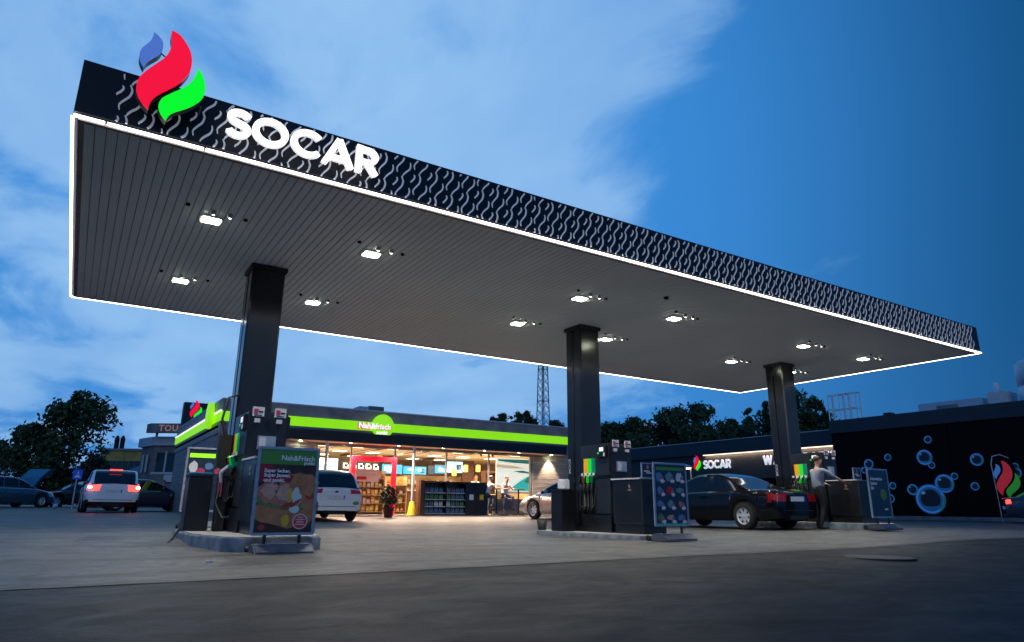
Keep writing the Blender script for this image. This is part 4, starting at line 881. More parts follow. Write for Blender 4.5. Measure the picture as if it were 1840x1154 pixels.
# ================================================================== CARS
def interp(pts, x):
    if x <= pts[0][0]: return pts[0][1]
    for (a, b), (c, d) in zip(pts, pts[1:]):
        if x <= c:
            u = (x-a)/(c-a) if c > a else 1; return b + (d-b)*u
    return pts[-1][1]
def car(label, cat, loc, rz, L, W, H, wb, wr, top, roof, paint, cfg, tilt=True):
    t = T('parked_car', label, cat, loc, rz)
    gnd = lambda dx, dy: g(loc[0] + dx*math.cos(rz) - dy*math.sin(rz), loc[1] + dx*math.sin(rz) + dy*math.cos(rz))
    pf, pr_ = gnd(wb/2, 0), gnd(-wb/2, 0); pl_, prr = gnd(0, .75), gnd(0, -.75)
    t.rotation_euler = (math.atan2(pl_-prr, 1.5), -math.atan2(pf-pr_, wb), rz); t.location = (loc[0], loc[1], (pf+pr_)/2+.003)
    ro = cfg.get('ro', 0); xf, xr = wb/2+ro, -wb/2+ro; ra = wr+.055; sill = cfg.get('sill', .2)
    hw = lambda x: W/2*(1 - .13*abs(2*x/L)**5)
    def zb(x):
        z = sill + (.06 if abs(x) > L/2-.3 else 0)
        for c in (xf, xr):
            if abs(x-c) < ra: z = max(z, wr + math.sqrt(ra*ra-(x-c)**2))
        return z
    zt = lambda x: interp(top, x)
    base = lin(-L/2, L/2, 44)
    for c in (xf, xr): base = [x for x in base if abs(x-c) > ra+.03] + [c + ra*math.cos(PI*i/12) for i in range(13)]
    base += [xf-ra-.01, xf+ra+.01, xr-ra-.01, xr+ra+.01]
    X = sorted(set(round(x, 4) for x in base))
    TT = [(0, .94), (.06, .965), (.2, .99), (.4, 1.), (.58, 1.), (.7, .99), (.82, .975), (.93, .955), (1., .91)]
    secs = []
    def section(x, sc=1, dx=0):
        w = hw(max(-L/2, min(L/2, x))); b = zb(x); tp = zt(x)-.03; mid = (b+tp)/2; pts = []
        for a, f in TT: pts.append((x+dx, w*f*sc, mid + (b+(tp-b)*a-mid)*(1 if sc == 1 else .93)))
        return pts, (x+dx, (zt(x) if sc == 1 else mid+(zt(x)-mid)*.93))
    sx = [(section(-L/2, .95, -.045))] + [section(x) for x in X] + [section(L/2, .95, .045)]
    n = len(TT); body = MB(paint); parts = {'b': body, 't1': MB(cfg.get('tail', 'tail_dim')), 't-1': MB(cfg.get('tail', 'tail_dim')), 'h1': MB('headlamp'), 'h-1': MB('headlamp')}
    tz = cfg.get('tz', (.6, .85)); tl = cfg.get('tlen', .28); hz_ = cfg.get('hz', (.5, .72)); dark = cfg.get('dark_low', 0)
    def put(vs, k, m=None): parts[k].add(vs, [(0,1,2,3)], m, True)
    def kind(cx, cy, cz, w):
        if cx < -L/2 + tl and tz[0] < cz < tz[1] and abs(cy) > w*cfg.get('tin', .55): return 't1' if cy > 0 else 't-1'
        if cx > L/2 - cfg.get('hlen', .35) and hz_[0] < cz < hz_[1] and abs(cy) > w*.5: return 'h1' if cy > 0 else 'h-1'
        return 'b'
    for (pa, ta), (pb, tb) in zip(sx, sx[1:]):
        for s in (1, -1):
            for i in range(n-1):
                q = [(pa[i][0], s*pa[i][1], pa[i][2]), (pb[i][0], s*pb[i][1], pb[i][2]), (pb[i+1][0], s*pb[i+1][1], pb[i+1][2]), (pa[i+1][0], s*pa[i+1][1], pa[i+1][2])]
                c = [sum(v[k] for v in q)/4 for k in range(3)]; k = kind(*c, W/2*.9)
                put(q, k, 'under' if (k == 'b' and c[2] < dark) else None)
            q0, q1 = pa[-1], pb[-1]
            put([(q0[0], s*q0[1], q0[2]), (q1[0], s*q1[1], q1[2]), (q1[0], s*q1[1]*.6, tb[1]), (q0[0], s*q0[1]*.6, ta[1])], 'b')
            put([(q0[0], s*q0[1]*.6, ta[1]), (q1[0], s*q1[1]*.6, tb[1]), (q1[0], 0, tb[1]+.012), (q0[0], 0, ta[1]+.012)], 'b')
    for (pp, tp_) in (sx[0], sx[-1]):
        U = (-1, -.6, 0, .6, 1)
        for i in range(n-1):
            for j in range(4):
                def z_at(i_, u): 
                    if i_ == n-1: return tp_[1] if abs(u) < .9 else pp[i_][2]
                    return pp[i_][2]
                q = [(pp[i][0], pp[i][1]*U[j], z_at(i, U[j])), (pp[i][0], pp[i][1]*U[j+1], z_at(i, U[j+1])), (pp[i+1][0], pp[i+1][1]*U[j+1], z_at(i+1, U[j+1])), (pp[i+1][0], pp[i+1][1]*U[j], z_at(i+1, U[j]))]
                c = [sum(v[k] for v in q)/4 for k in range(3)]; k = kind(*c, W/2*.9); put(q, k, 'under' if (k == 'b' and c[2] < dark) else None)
    # greenhouse
    xa, xb = roof[0][0], roof[-1][0]; r0, r1 = cfg['roofx']; zmax = max(z for _, z in roof); glass = cfg.get('pillars', [])
    gx = sorted(set([round(v, 4) for v in lin(xa, xb, 40)] + [r0, r1] + [p for a in glass for p in a]))
    rw = cfg.get('rw', .7); G = {'windscreen': MB('glass_car'), 'rear_window': MB('glass_car')}
    def gsec(x):
        b = zt(x)-.045; z = max(interp(roof, x), b+.01); wbl = hw(x)*.9; u = (z-b)/(zmax-b); wt = wbl + (hw(0)*rw-wbl)*min(1, u)
        return [(x, wbl, b), (x, wbl+(wt-wbl)*.1, b+(z-b)*.1), (x, wbl+(wt-wbl)*.84, b+(z-b)*.84), (x, wt+.0, b+(z-b)*.94), (x, wt*.9, b+(z-b)*.985), (x, wt*.5, z), (x, 0, z+.012*u)]
    gs = [gsec(x) for x in gx]
    for a, b in zip(gs, gs[1:]):
        cx = (a[0][0]+b[0][0])/2
        for s in (1, -1):
            for i in range(6):
                q = [(v[0], s*v[1], v[2]) for v in (a[i], b[i], b[i+1], a[i+1])]
                if i == 1 and not any(p0 <= cx <= p1 for p0, p1 in glass) and cfg['wx'][0] < cx < cfg['wx'][1]: G.setdefault(('side_window', s, sum(p1 < cx for p0, p1 in glass)), MB('glass_car')).add(q, [(0,1,2,3)], None, True)
                elif i >= 4 and cx > r1 and cx < xb-.03: G['windscreen'].add(q, [(0,1,2,3)], None, True)
                elif i >= 4 and cx < r0 and cx > xa+.02: G['rear_window'].add(q, [(0,1,2,3)], None, True)
                else: body.add(q, [(0,1,2,3)], None, True)
    body.build('body', t, weld=True)
    for k in ('t1', 't-1', 'h1', 'h-1'):
        if parts[k].f: parts[k].build('taillight' if k[0] == 't' else 'headlight', t, weld=True)
    for k, v in G.items():
        if v.f: v.build(k if isinstance(k, str) else k[0], t, weld=True)
    MB('under').box(-L/2+.25, L/2-.25, -W/2+.22, W/2-.22, .2, .55).build('underbody', t)
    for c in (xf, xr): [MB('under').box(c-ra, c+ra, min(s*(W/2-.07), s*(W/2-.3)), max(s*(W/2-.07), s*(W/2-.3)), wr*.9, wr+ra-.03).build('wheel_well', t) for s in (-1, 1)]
    for c in (xf, xr):
        for s in (-1, 1):
            y = s*(W/2-.115); tw = .1
            w_ = MB('tyre').lathe([(wr*.62, -tw), (wr*.9, -tw), (wr, -tw*.65), (wr, tw*.65), (wr*.9, tw), (wr*.62, tw)], (c, y, wr), 'y', 30, cap=False).build('wheel', t)
            mb = MB('rim'); mb.lathe([(wr*.66, s*tw*.95), (wr*.6, s*tw*1.02), (wr*.57, s*tw*.4)], (c, y, wr), 'y', 30, cap=False); mb.lathe([(0, s*tw*.25), (wr*.57, s*tw*.25)], (c, y, wr), 'y', 24, 'under')
            mb.lathe([(0, s*tw*.8), (wr*.13, s*tw*.8), (wr*.15, s*tw*.5)], (c, y, wr), 'y', 14, cap=False)
            sp = cfg.get('spokes', 7)
            for k in range(sp):
                a = 2*PI*k/sp+.2; ca, sa = math.cos(a), math.sin(a); w0, w1 = wr*.085, wr*cfg.get('spw', .1)
                o_ = Vector((c, y+s*tw*.72, wr)); U_ = Vector((ca, 0, sa)); V_ = Vector((-sa, 0, ca))
                mb.add([o_+U_*wr*.1+V_*w0, o_+U_*wr*.1-V_*w0, o_+U_*wr*.6-V_*w1, o_+U_*wr*.6+V_*w1], [(0,1,2,3)])
                mb.add([o_+U_*wr*.1+V_*w0, o_+U_*wr*.6+V_*w1, o_+U_*wr*.6+V_*w1-Vector((0,s*.03,0)), o_+U_*wr*.1+V_*w0-Vector((0,s*.03,0))], [(0,1,2,3)]); mb.add([o_+U_*wr*.1-V_*w0, o_+U_*wr*.6-V_*w1, o_+U_*wr*.6-V_*w1-Vector((0,s*.03,0)), o_+U_*wr*.1-V_*w0-Vector((0,s*.03,0))], [(0,1,2,3)])
            mb.build('rim', w_, fixn=False)
    MB('under').box(-L/2-.052, -L/2-.0465, -W/2+.3, W/2-.3, .44, .455).build('bumper_seam', t)
    MB('under').box(-L/2-.054, -L/2-.047, -.35, .35, .24, .33).build('diffuser', t)
    mzx = cfg.get('mirror', .55); mz = zt(mzx)+.07
    for s in (-1, 1): MB(paint).ball((mzx, s*(W/2+.04), mz), (.06, .1, .06)).build('wing_mirror', t)
    pz_ = cfg.get('plate', .5); mb = MB('plate').box(-L/2-.062, -L/2-.048, -.26, .26, pz_, pz_+.11).box(-L/2-.064, -L/2-.0615, -.26, -.22, pz_, pz_+.11, 'blue_sign'); mb.build('number_plate', t)
    for xh in cfg.get('doors', []):
        zz0 = sill+.05; zz1 = zt(xh)-.04
        for s in (-1, 1): MB('under').box(xh-.004, xh+.004, min(s*(W/2-.02), s*(W/2+.002)), max(s*(W/2-.02), s*(W/2+.002)), zz0+.12, zz1-.12).build('door_gap', t)
    for xh in cfg.get('handles', []):
        for s in (-1, 1): MB(cfg.get('handle', 'chrome')).box(xh-.09, xh+.09, min(s*(W/2-.01), s*(W/2+.02)), max(s*(W/2-.01), s*(W/2+.02)), zt(xh)-.17, zt(xh)-.14).build('door_handle', t, bevel=.006)
    return t
# low black coupe
top = [(-2.24, .86), (-2.15, .93), (-1.4, .96), (-1.0, .95), (.6, .92), (1.0, .9), (1.7, .82), (2.1, .72), (2.24, .62)]
roof = [(-1.5, .93), (-1.2, 1.06), (-.75, 1.27), (-.45, 1.35), (-.1, 1.375), (.3, 1.34), (.55, 1.24), (.85, 1.07), (1.15, .9)]
car('black two door coupe with silver wheels parked at the right pump', 'car', (14.75, 12.62, 0), R(90), 4.46, 1.76, 1.37, 2.72, .315, top, roof, 'paint_black',
    dict(roofx=(-.55, .35), wx=(-1.15, .95), pillars=[(-.32, -.22)], tz=(.66, .83), tlen=.24, tin=.6, plate=.66, doors=(-.3, .95), handles=(-.12,), spokes=7, spw=.13, ro=.02, rw=.68, handle='paint_black', mirror=.72))
# white hatchback in front of the shop
top = [(-2.2, .98), (-2.1, 1.02), (-1.2, 1.02), (0, .98), (.9, .97), (1.3, .95), (1.8, .85), (2.2, .66)]
roof = [(-2.2, 1.0), (-2.1, 1.12), (-1.95, 1.34), (-1.75, 1.47), (-1.3, 1.53), (-.5, 1.56), (.1, 1.52), (.45, 1.4), (1.3, .93)]
wc = car('white hatchback with dark rear window parked facing the shop entrance', 'car', (6.72, 22.55, 0), R(90), 4.4, 1.84, 1.56, 2.65, .33, top, roof, 'paint_white',
    dict(roofx=(-1.72, .2), wx=(-1.5, 1.0), pillars=[(-.75, -.68), (.18, .24)], tz=(.82, .97), tlen=.45, tin=.5, plate=.66, doors=(-.7, .2, 1.0), handles=(-.5, .4), dark_low=.34, rw=.62, sill=.24))
MB('bottle_green').ball((-2.25, -.62, .55), (.012, .1, .055)).build('oval_sticker', wc)
MB('glass_car').ball((-2.26, 0, .87), (.01, .06, .025)).build('badge', wc)
# white estate with brake lights
q = P(201, 920, d=24.4)
top = [(-2.35, 1.0), (-2.2, 1.05), (-1, 1.02), (.9, 1.0), (1.3, .98), (2.0, .86), (2.35, .7)]
roof = [(-2.35, 1.02), (-2.25, 1.15), (-2.0, 1.42), (-1.8, 1.52), (-1, 1.56), (0, 1.56), (.4, 1.48), (1.3, .96)]
sv = car('white estate car with glowing red brake lights driving off left', 'car', (q.x-.1, q.y+2.1, 0), R(91), 4.7, 1.86, 1.56, 2.78, .34, top, roof, 'paint_white',
    dict(roofx=(-1.85, .3), wx=(-1.9, 1.0), pillars=[(-.9, -.83), (.1, .16), (-1.75, -1.68)], tz=(.78, 1.0), tlen=.25, tin=.58, tail='tail_lit', plate=.7, doors=(-.8, .2), dark_low=.42, rw=.74, sill=.26))
MB('tail_lit').box(-2.08, -2.04, -.2, .2, 1.5, 1.54).build('high_brake_light', sv)
for s in (-1, 1): MB('tail_core').ball((-2.41, s*.76, .88), (.03, .07, .06)).build('brake_bulb', sv)
# silver coupe right of the seated men
top = [(-2.2, .9), (-1.4, .95), (0, .93), (.9, .92), (1.3, .88), (1.9, .76), (2.2, .6)]
roof = [(-1.9, .92), (-1.6, 1.05), (-1.1, 1.3), (-.5, 1.4), (.0, 1.39), (.4, 1.28), (1.2, .9)]
q = P(965, 931, d=24.6)
car('silver coupe with its nose to the shop wall beside the bar tables', 'car', (q.x+.8, q.y-1.25, 0), R(97), 4.4, 1.78, 1.4, 2.6, .32, top, roof, 'paint_silver',
    dict(roofx=(-1.0, .1), wx=(-1.6, .95), pillars=[(-.75, -.68)], plate=.6, doors=(-.7, .85), handles=(-.45,), rw=.68))
# grey hatch with raised bonnet, left
q = P(46, 911, d=33.5)
top = [(-2.1, .95), (-1, .97), (.8, .95), (1.1, .92), (1.9, .78), (2.1, .6)]
roof = [(-2.1, .97), (-1.95, 1.2), (-1.7, 1.42), (-1, 1.49), (-.2, 1.48), (.2, 1.38), (1.05, .92)]
gc = car('steel blue hatchback with its bonnet raised at the far left', 'car', (q.x-.95, q.y, 0), R(42), 4.2, 1.78, 1.49, 2.62, .32, top, roof, 'paint_steel',
    dict(roofx=(-1.65, .05), wx=(-1.7, .85), pillars=[(-.75, -.68), (.0, .06)], tail='tail_lit', tz=(.75, .95), tlen=.2, tin=.7, plate=.55, doors=(-.7, .2, .95), rw=.72, hz=(.55, .78)))
MB('paint_steel').prism([(0, 0), (.35, .55), (.8, .98), (1.05, 1.0), (1.0, .9), (.75, .7), (.3, .3)], (.85, -.7, .95), (1,0,0), (0,0,1), (0, 1.4, 0)).build('bonnet', gc, bevel=.03)
# dark cars
top = [(-2.2, .9), (-1.4, .97), (.8, .94), (1.1, .9), (1.9, .78), (2.2, .6)]
roof = [(-1.8, .94), (-1.3, 1.25), (-.8, 1.42), (0, 1.43), (.3, 1.34), (1.1, .9)]
q = P(262, 911, d=31.5); car('dark saloon half hidden behind the white estate with brake lights', 'car', (q.x-.1, q.y+.3, 0), R(8), 4.4, 1.76, 1.43, 2.6, .32, top, roof, 'paint_navy', dict(roofx=(-.9, .1), wx=(-1.3, .9), pillars=[(-.5, -.43)], rw=.68, plate=.5))
q = P(135, 909, d=38); car('dark maroon car parked behind the blue parking sign', 'car', (q.x, q.y, 0), R(200), 4.4, 1.76, 1.45, 2.6, .32, top, roof, 'paint_maroon', dict(roofx=(-.9, .1), wx=(-1.3, .9), pillars=[(-.5, -.43)], rw=.68, plate=.5, tail='tail_dim'))
q = P(1808, 936, d=24.5); car('dark blue car cut off by the right edge of the picture', 'car', (q.x+1.3, q.y-1.9, 0), R(-62), 4.4, 1.76, 1.43, 2.6, .32, top, roof, 'paint_navy', dict(roofx=(-.9, .1), wx=(-1.3, .9), pillars=[(-.5, -.43)], rw=.68, plate=.5, tail='tail_lit', tlen=.12, tin=.8, tz=(.7, .82)))

# ================================================================== WASH HALLS (right)
WX = 34.0
wa = T('wash_hall', 'tall black wash hall wall decorated with blue soap bubbles', 'building', (WX+6, 14.5, .36))
MB('wash_wall').box(WX, WX+12, 15.64, 21.4, .2, 4.74).box(WX, WX+12, 4, 15.6, .2, 4.74).box(WX+.04, WX+11, 4.2, 21.3, .2, 4.7).build('wall', wa, True)
MB('wash_band').box(WX-.06, WX+12, 4, 21.46, 4.745, 5.42).build('parapet', wa, True, bevel=.01)
MB('house_grey').box(WX-.03, WX+12, 4, 21.44, .2, .55).build('plinth', wa, True)
for px, pyy, r in ((1661, 822, 14), (1674, 836, 6.5), (1667, 790, 7), (1672, 897, 27), (1697, 869, 17), (1715, 856, 6.5), (1640, 880, 10), (1755, 826, 11.5), (1752, 874, 7.5), (1561, 834, 9), (1553, 845, 6), (1595, 822, 6.5), (1551, 881, 8), (1604, 873, 6.5), (1600, 896, 8), (1825, 850, 10), (1824, 838, 6)):
    c = P(px, pyy, x=WX-.004); a = P(px, pyy+r, x=WX-.004); rr = abs(c.z-a.z); lay = .0015*(rr < .35); y, z = c.y, c.z; mb = MB('bub_rim')
    def ring(r0, r1, m, n=40, a0=0, a1=360, dx=0):
        vs = []
        for i in range(n+1):
            an = R(a0+(a1-a0)*i/n); vs += [(WX-.004-lay-dx, y+math.cos(an)*r0, z+math.sin(an)*r0), (WX-.004-lay-dx, y+math.cos(an)*r1, z+math.sin(an)*r1)]
        mb.add(vs, [(2*i, 2*i+1, 2*i+3, 2*i+2) for i in range(n)], m)
    ring(0, rr*.66, 'bub_in'); ring(rr*.66, rr*.82, 'bub_mid'); ring(rr*.82, rr*.94, 'bub_rim'); ring(rr*.94, rr, 'bub_mid'); ring(rr*.84, rr*1.0, 'bub_green', 14, 165, 235, .001)
    vs = []; k = 20
    for i in range(k+1):
        u = -1+2*i/k; vs += [(WX-.0062-lay, y+u*rr*.78, z-rr*.2*(1-u*u)-rr*.3), (WX-.0062-lay, y+u*rr*.7, z-rr*.38*(1-u*u)-rr*.33)]
    if rr > .3: mb.add(vs, [(2*i, 2*i+1, 2*i+3, 2*i+2) for i in range(k)], 'bub_mid')
    mb.prism([(rr*.14*math.cos(2*PI*i/10), rr*.1*math.sin(2*PI*i/10)) for i in range(10)], (WX-.007-lay, y+rr*.42, z+rr*.42), (0,1,0), (0,0,1), (-.001,0,0), 'bub_spot')
    mb.build('bubble_graphic', wa, True, fixn=False)
wb_ = T('wash_bays', 'long low dark wash building with warm light strip and white lettering', 'building', (38, 33, .45)); X2 = 34.6
ztop = 5.02; MB('wash_band').box(X2, X2+9, 21.5, 46, 4.2, ztop).build('parapet', wb_, True); MB('wash_grey').box(X2+.25, X2+9, 21.5, 46, 2.6, 4.198).build('sign_wall', wb_, True)
MB('house_trim').box(X2-.03, X2+.3, 21.5, 46, ztop+.002, ztop+.04).build('coping', wb_, True)
for y in lin(21.6, 45.8, 5): MB('wash_wall').box(X2+.3, X2+.6, y-.15, y+.15, .3, 2.598).build('pillar', wb_, True)
MB('wash_wall').box(X2+4, X2+4.2, 21.5, 46, .3, 2.598).build('rear_wall', wb_, True)
ya, yb = P(1262, 818, x=X2).y, P(1500, 796, x=X2).y
MB('warm_strip').box(X2+.05, X2+.13, yb+.1, ya, 4.15, 4.198).build('light_strip', wb_, True)
L = bpy.data.lights.new('strip_glow', 'AREA'); L.shape = 'RECTANGLE'; L.size = .12; L.size_y = ya-yb; L.energy = 55; L.color = (1, .72, .5); lo = bpy.data.objects.new('strip_glow', L); lo.location = (X2+.1, (ya+yb)/2, 4.13); lo.rotation_euler = (0, R(-25), 0); col.objects.link(lo)
def wallword(s, pxa, pxb, pyt, pyb, label):
    xw = X2+.2; a = P(pxa, pyb, x=xw); b = P(pxb, pyb, x=xw); h = P(pxa, pyt, x=xw).z - a.z; t = T('wall_lettering', label, 'sign', (xw, (a.y+b.y)/2, a.z))
    adv = abs(a.y-b.y)/h/sum(GL[c][0] for c in s); word(s, h, (xw, a.y, a.z), (0,-1,0), (0,0,1), (-.05,0,0), 'letter_small', t, True, adv, .21); return t, h
t, h = wallword('SOCAR', 1265, 1315, 828, 843, 'white letters SOCAR beside the small flame on the wash building')
q = P(1254, 846, x=X2+.2); fe = T('wall_emblem', 'small flame emblem on the wash building left of its white letters', 'sign', q); emblem(fe, (X2+.2, q.y, q.z), (0,-1,0), (0,0,1), (-.06,0,0), P(1254, 819, x=X2+.2).z-q.z, False)
wallword('WASCHPARK', 1373, 1503, 819, 836, 'white letters WASCHPARK partly hidden behind the right column')
# pole lamp in front of the wash bays
q = P(1245, 905, d=33); z1_ = P(1243, 842, d=33).z; pl = T('post_lamp', 'warm lit lantern on a thin pole beyond the black coupe', 'lamp', (q.x, q.y, g(q.x, q.y)))
gz = g(q.x, q.y); hh = z1_-gz; MB('galv').tube([(0,0,0), (0,0,hh)], .04).build('pole', pl); MB('galv').lathe([(.05, hh+.22), (.3, hh+.12), (.34, hh+.05)], (-.25,.1,0), 'z', 18).build('hood', pl); MB('warm_strip').lathe([(0, hh-.03), (.22, hh-.02), (.3, hh+.05)], (-.25,.1,0), 'z', 18).build('diffuser', pl)
# ladder cage and roof units
q = P(1513, 750, x=WX+.5); lc = T('roof_ladder_cage', 'white tubular ladder cage standing on the black wash hall roof', 'ladder cage', (WX+.6, q.y, 5.42))
ya_, yb_ = P(1540, 750, x=WX+.5).y-q.y, P(1489, 750, x=WX+.5).y-q.y; hz2 = P(1513, 707, x=WX+.5).z-5.42
mb = MB('white')
for k in range(6):
    y = ya_+(yb_-ya_)*k/5; mb.tube([(0, y, 0), (0, y, hz2)], .035, 6)
    if k in (0, 2, 3, 5): mb.tube([(.4, y, 0), (.4, y, hz2)], .035, 6); mb.tube([(0, y, hz2), (.4, y, hz2)], .03, 6)
for z in (hz2, hz2*.45, .03): mb.tube([(0, ya_, z), (0, yb_, z)], .03, 6); mb.tube([(.4, ya_, z), (.4, yb_, z)], .03, 6)
mb.build('railing', lc)
def roofbox(p0, p1, x, label, name, m, cat, extra=None):
    a = P(*p0, x=x); b = P(*p1, x=x); zb0 = 5.43
    mb = MB(m).box(0, 1.2, b.y-a.y, 0, 0, a.z-zb0)
    if extra: extra(mb, b.y-a.y, a.z-zb0)
    return one(name, mb, (x, a.y, zb0), label, cat, bevel=.015)
roofbox((1649, 727), (1762, 716), WX+1.5, 'long low pale rooflight on the wash hall roof', 'rooflight', 'house_trim', 'rooflight', lambda mb, w, h: mb.box(-.02, 1.0, w*.65, w*.3, h*.1, h*.7, 'house_grey'))
roofbox((1772, 706), (1806, 701), WX+1.5, 'small boxy vent with a cap on the wash hall roof', 'roof_vent', 'offwhite', 'vent', lambda mb, w, h: mb.lathe([(.1, h), (.12, h+.35), (.06, h+.5)], (.5, w*.35, 0), 'z', 10, 'white'))
q = P(1824, 655, x=WX+2.5); one('storage_tank', MB('house_trim').lathe([(1.3, 0), (1.3, 1.15), (1.28, 1.16), (1.28, 1.2), (1.3, 1.21), (1.3, 2.2), (1.1, 2.35), (0, 2.45)], (0,0,0), 'z', 30), (WX+2.5, q.y-1.3, q.z-2.35), 'pale round tank above the wash hall at the right edge', 'tank')
one('roof_hatch', MB('black_panel').box(-.2, .2, -.2, .2, 0, .18), (WX+.6, P(1597, 742, x=WX+.6).y, 5.42), 'small black roof hatch between ladder cage and rooflight', 'hatch', bevel=.02)
# flame banner near the right edge
q = P(1802, 936, d=27.2); gz = g(q.x, q.y); fb = T('flame_banner', 'dark feather banner on a thin pole with red green and blue flame', 'banner', (q.x, q.y, gz), R(-45))
MB('galv').tube([(0,0,0), (-.03,0,1.1), (-.06,0,2.3)], .018).tube([(-.06,0,2.3), (.02,0,2.62), (.3,0,2.7), (.62,0,2.55)], .02, 8, 'alu').build('pole', fb)
MB('wash_wall').prism([(-.05,.75),(.1,.72),(.85,.95),(.88,1.7),(.72,2.4),(.4,2.66),(.05,2.6),(-.05,2.3)], (0,-.01,0), (1,0,0), (0,0,1), (0,.02,0)).build('cloth', fb)
emblem(fb, (.42, -.013, .95), (1,0,0), (0,0,1), (0,-.012,0), 1.5, True, False)

# ================================================================== BACKGROUND LEFT
def house(px0, px1, pyt, d, depth, label, mwall, h=None, rz=0, name='office_building'):
    a = P(px0, 907, d=d); b = P(px1, 907, d=d); c = (a+b)/2; zt_ = P((px0+px1)/2, pyt, d=d).z; gz = g(c.x, c.y); w = (b-a).length; ang = math.atan2(b.y-a.y, b.x-a.x)
    t = T(name, label, 'building', (c.x, c.y, gz), ang+rz); return t, w, zt_-gz
t, w, h = house(262, 330, 783, 56, 10, 'two storey grey corner house with a red lit roof sign', 'house_grey')
hw_ = w/2; MB('house_grey').box(-hw_, hw_+2, 0, 9, 0, h-.7).build('wall', t)
MB('house_grey').prism([(-hw_, 0), (-hw_, 8), (-hw_-2.2, 8), (-hw_-2.2, 2.2)], (0,0,0), (1,0,0), (0,1,0), (0,0,h-.72)).build('corner_wall', t)
MB('house_trim').prism([(-hw_+.1, -.3), (hw_+2, -.3), (hw_+2, 9), (-hw_-2.5, 8), (-hw_-2.5, 2)], (0,0,h-.7), (1,0,0), (0,1,0), (0,0,.75)).build('roof', t)
for k in range(3):
    x = -hw_+.35+k*(w-.5)/3; o = MB('glass_dark').box(x, x+w/3-.35, -.05, -.01, h*.5, h*.78).build('window', t); MB('curtain').box(x+w/3-.33, x+w/3-.2, -.09, -.01, h*.5, h*.8).build('frame', o)
MB('curtain').box(-hw_+1.3, hw_+1, -.3, 0, h*.36, h*.46).build('awning', t); MB('house_trim').box(-hw_, hw_, -.06, 0, h*.47, h*.5).build('ledge', t)
u = Vector((2.2, -2.2)).normalized()
for k in range(2):
    o = MB('glass_dark'); p = Vector((-hw_-1.7+k*.75, 1.62-k*.75)); 
    q0 = Vector((p.x-.05, p.y-.05, 0)); o.prism([(0, h*.5), (.5, h*.5), (.5, h*.76), (0, h*.76)], q0, (u.x, u.y, 0), (0,0,1), (-.02,-.02,0), 'curtain').build('window', t)
MB('house_blue').prism([(-.3, h*.3), (2.9, h*.3), (2.9, h*.41), (-.3, h*.41)], (-hw_-2.25, 2.15, 0), (u.x, u.y, 0), (0,0,1), (-.1,-.1,0)).build('blue_sign_band', t)
MB('house_blue').box(-hw_+1.6, -hw_+2.6, -.06, -.01, .3, h*.3).build('door', t); MB('under').box(-hw_+3, hw_, -.06, -.01, .3, h*.3).build('window', t)
zz = P(300, 770, d=56); sg = T('roof_sign', 'box sign with orange letters on the roof of the grey corner house', 'sign', (zz.x+.3, zz.y, t.location.z+h+.25), t.rotation_euler.z)
MB('house_grey').box(-1.6, 2.4, -.2, .5, 0, .75).prism([(-1.6,-.2),(-1.6,.5),(-2.3,.5)], (0,0,0), (1,0,0), (0,1,0), (0,0,.75)).build('box', sg)
text_mb('TOU', .72, (-.9, -.22, .12), (1,0,0), (0,0,1), (0,0,0), 'sign_orange', bold=.02, spacing=1.1).build('lettering', sg); MB('under').box(-1.2, -1.1, 0, .2, -.3, 0).box(1.5, 1.6, 0, .2, -.3, 0).build('legs', sg)
t, w, h = house(166, 246, 804, 95, 8, 'long yellow rendered building with two chimneys beyond the trees', 'house_yellow', name='yellow_building')
MB('house_yellow').box(-w/2, w/2, 0, 8, 0, h-.3).build('wall', t); rf = MB('house_grey').box(-w/2-.3, w/2+.3, -.3, 8.3, h-.3, h).build('roof', t)
for x in (-.33, -.2): MB('under').box(w*x, w*x+.45, 1, 1.5, h, h+1.5).lathe([(.35, h+1.5), (.12, h+2.0)], (w*x+.22, 1.25, 0), 'z', 8).build('chimney', rf)
for k in range(7): MB('glass_dark').box(-w/2+.7+k*w/7.2, -w/2+1.5+k*w/7.2, -.05, -.005, h*.5, h*.78).build('window', t)
# pale sloping marquee
a = P(186, 868, d=62); t = T('market_tent', 'pale sloping tent roof behind the white estate car', 'tent', (a.x, a.y, g(a.x, a.y)), -.5)
MB('house_trim').prism([(0, 2.0), (0, 2.5), (4, 4.2), (4.2, 3.6), (4.1, 2.0)], (0,0,0), (1,0,0), (0,0,1), (0,4,0)).build('roof', t)
for x in (.1, 4.0): MB('galv').tube([(x,0,0), (x,0,2.0)], .05).build('leg', t)
for x in (.5, 1.3): MB('pendant').ball((x, -.1, 1.9), .12).build('hanging_bulb', t)
# parking sign
q = P(130, 905, d=33); hh = 1.75; ps = T('parking_sign', 'blue square road sign on a thin grey post', 'road sign', (q.x, q.y, g(q.x, q.y)), R(10))
MB('galv').tube([(0,0,0), (0,0,hh+.1)], .03).build('post', ps); MB('blue_sign').box(-.2, .2, -.05, -.03, hh-.35, hh+.12).build('plate', ps, bevel=.01)
mb = MB('lettering').box(-.13, .13, -.056, -.051, hh-.27, hh-.2).box(-.07, .07, -.056, -.051, hh-.19, hh-.13).box(-.02, .04, -.056, -.051, hh-.08, hh+.02); mb.build('symbol', ps)
# kerb lamp glow ball seen near the grey car
q = P(100, 905, d=32); one('ball_lantern', MB('house_trim').ball((0,0,.12), .11).lathe([(.06, 0), (.05, .03)], (0,0,0), 'z', 10, 'rubber'), (q.x, q.y, g(q.x, q.y)), 'small pale ball on the ground by the raised bonnet car', 'lantern')

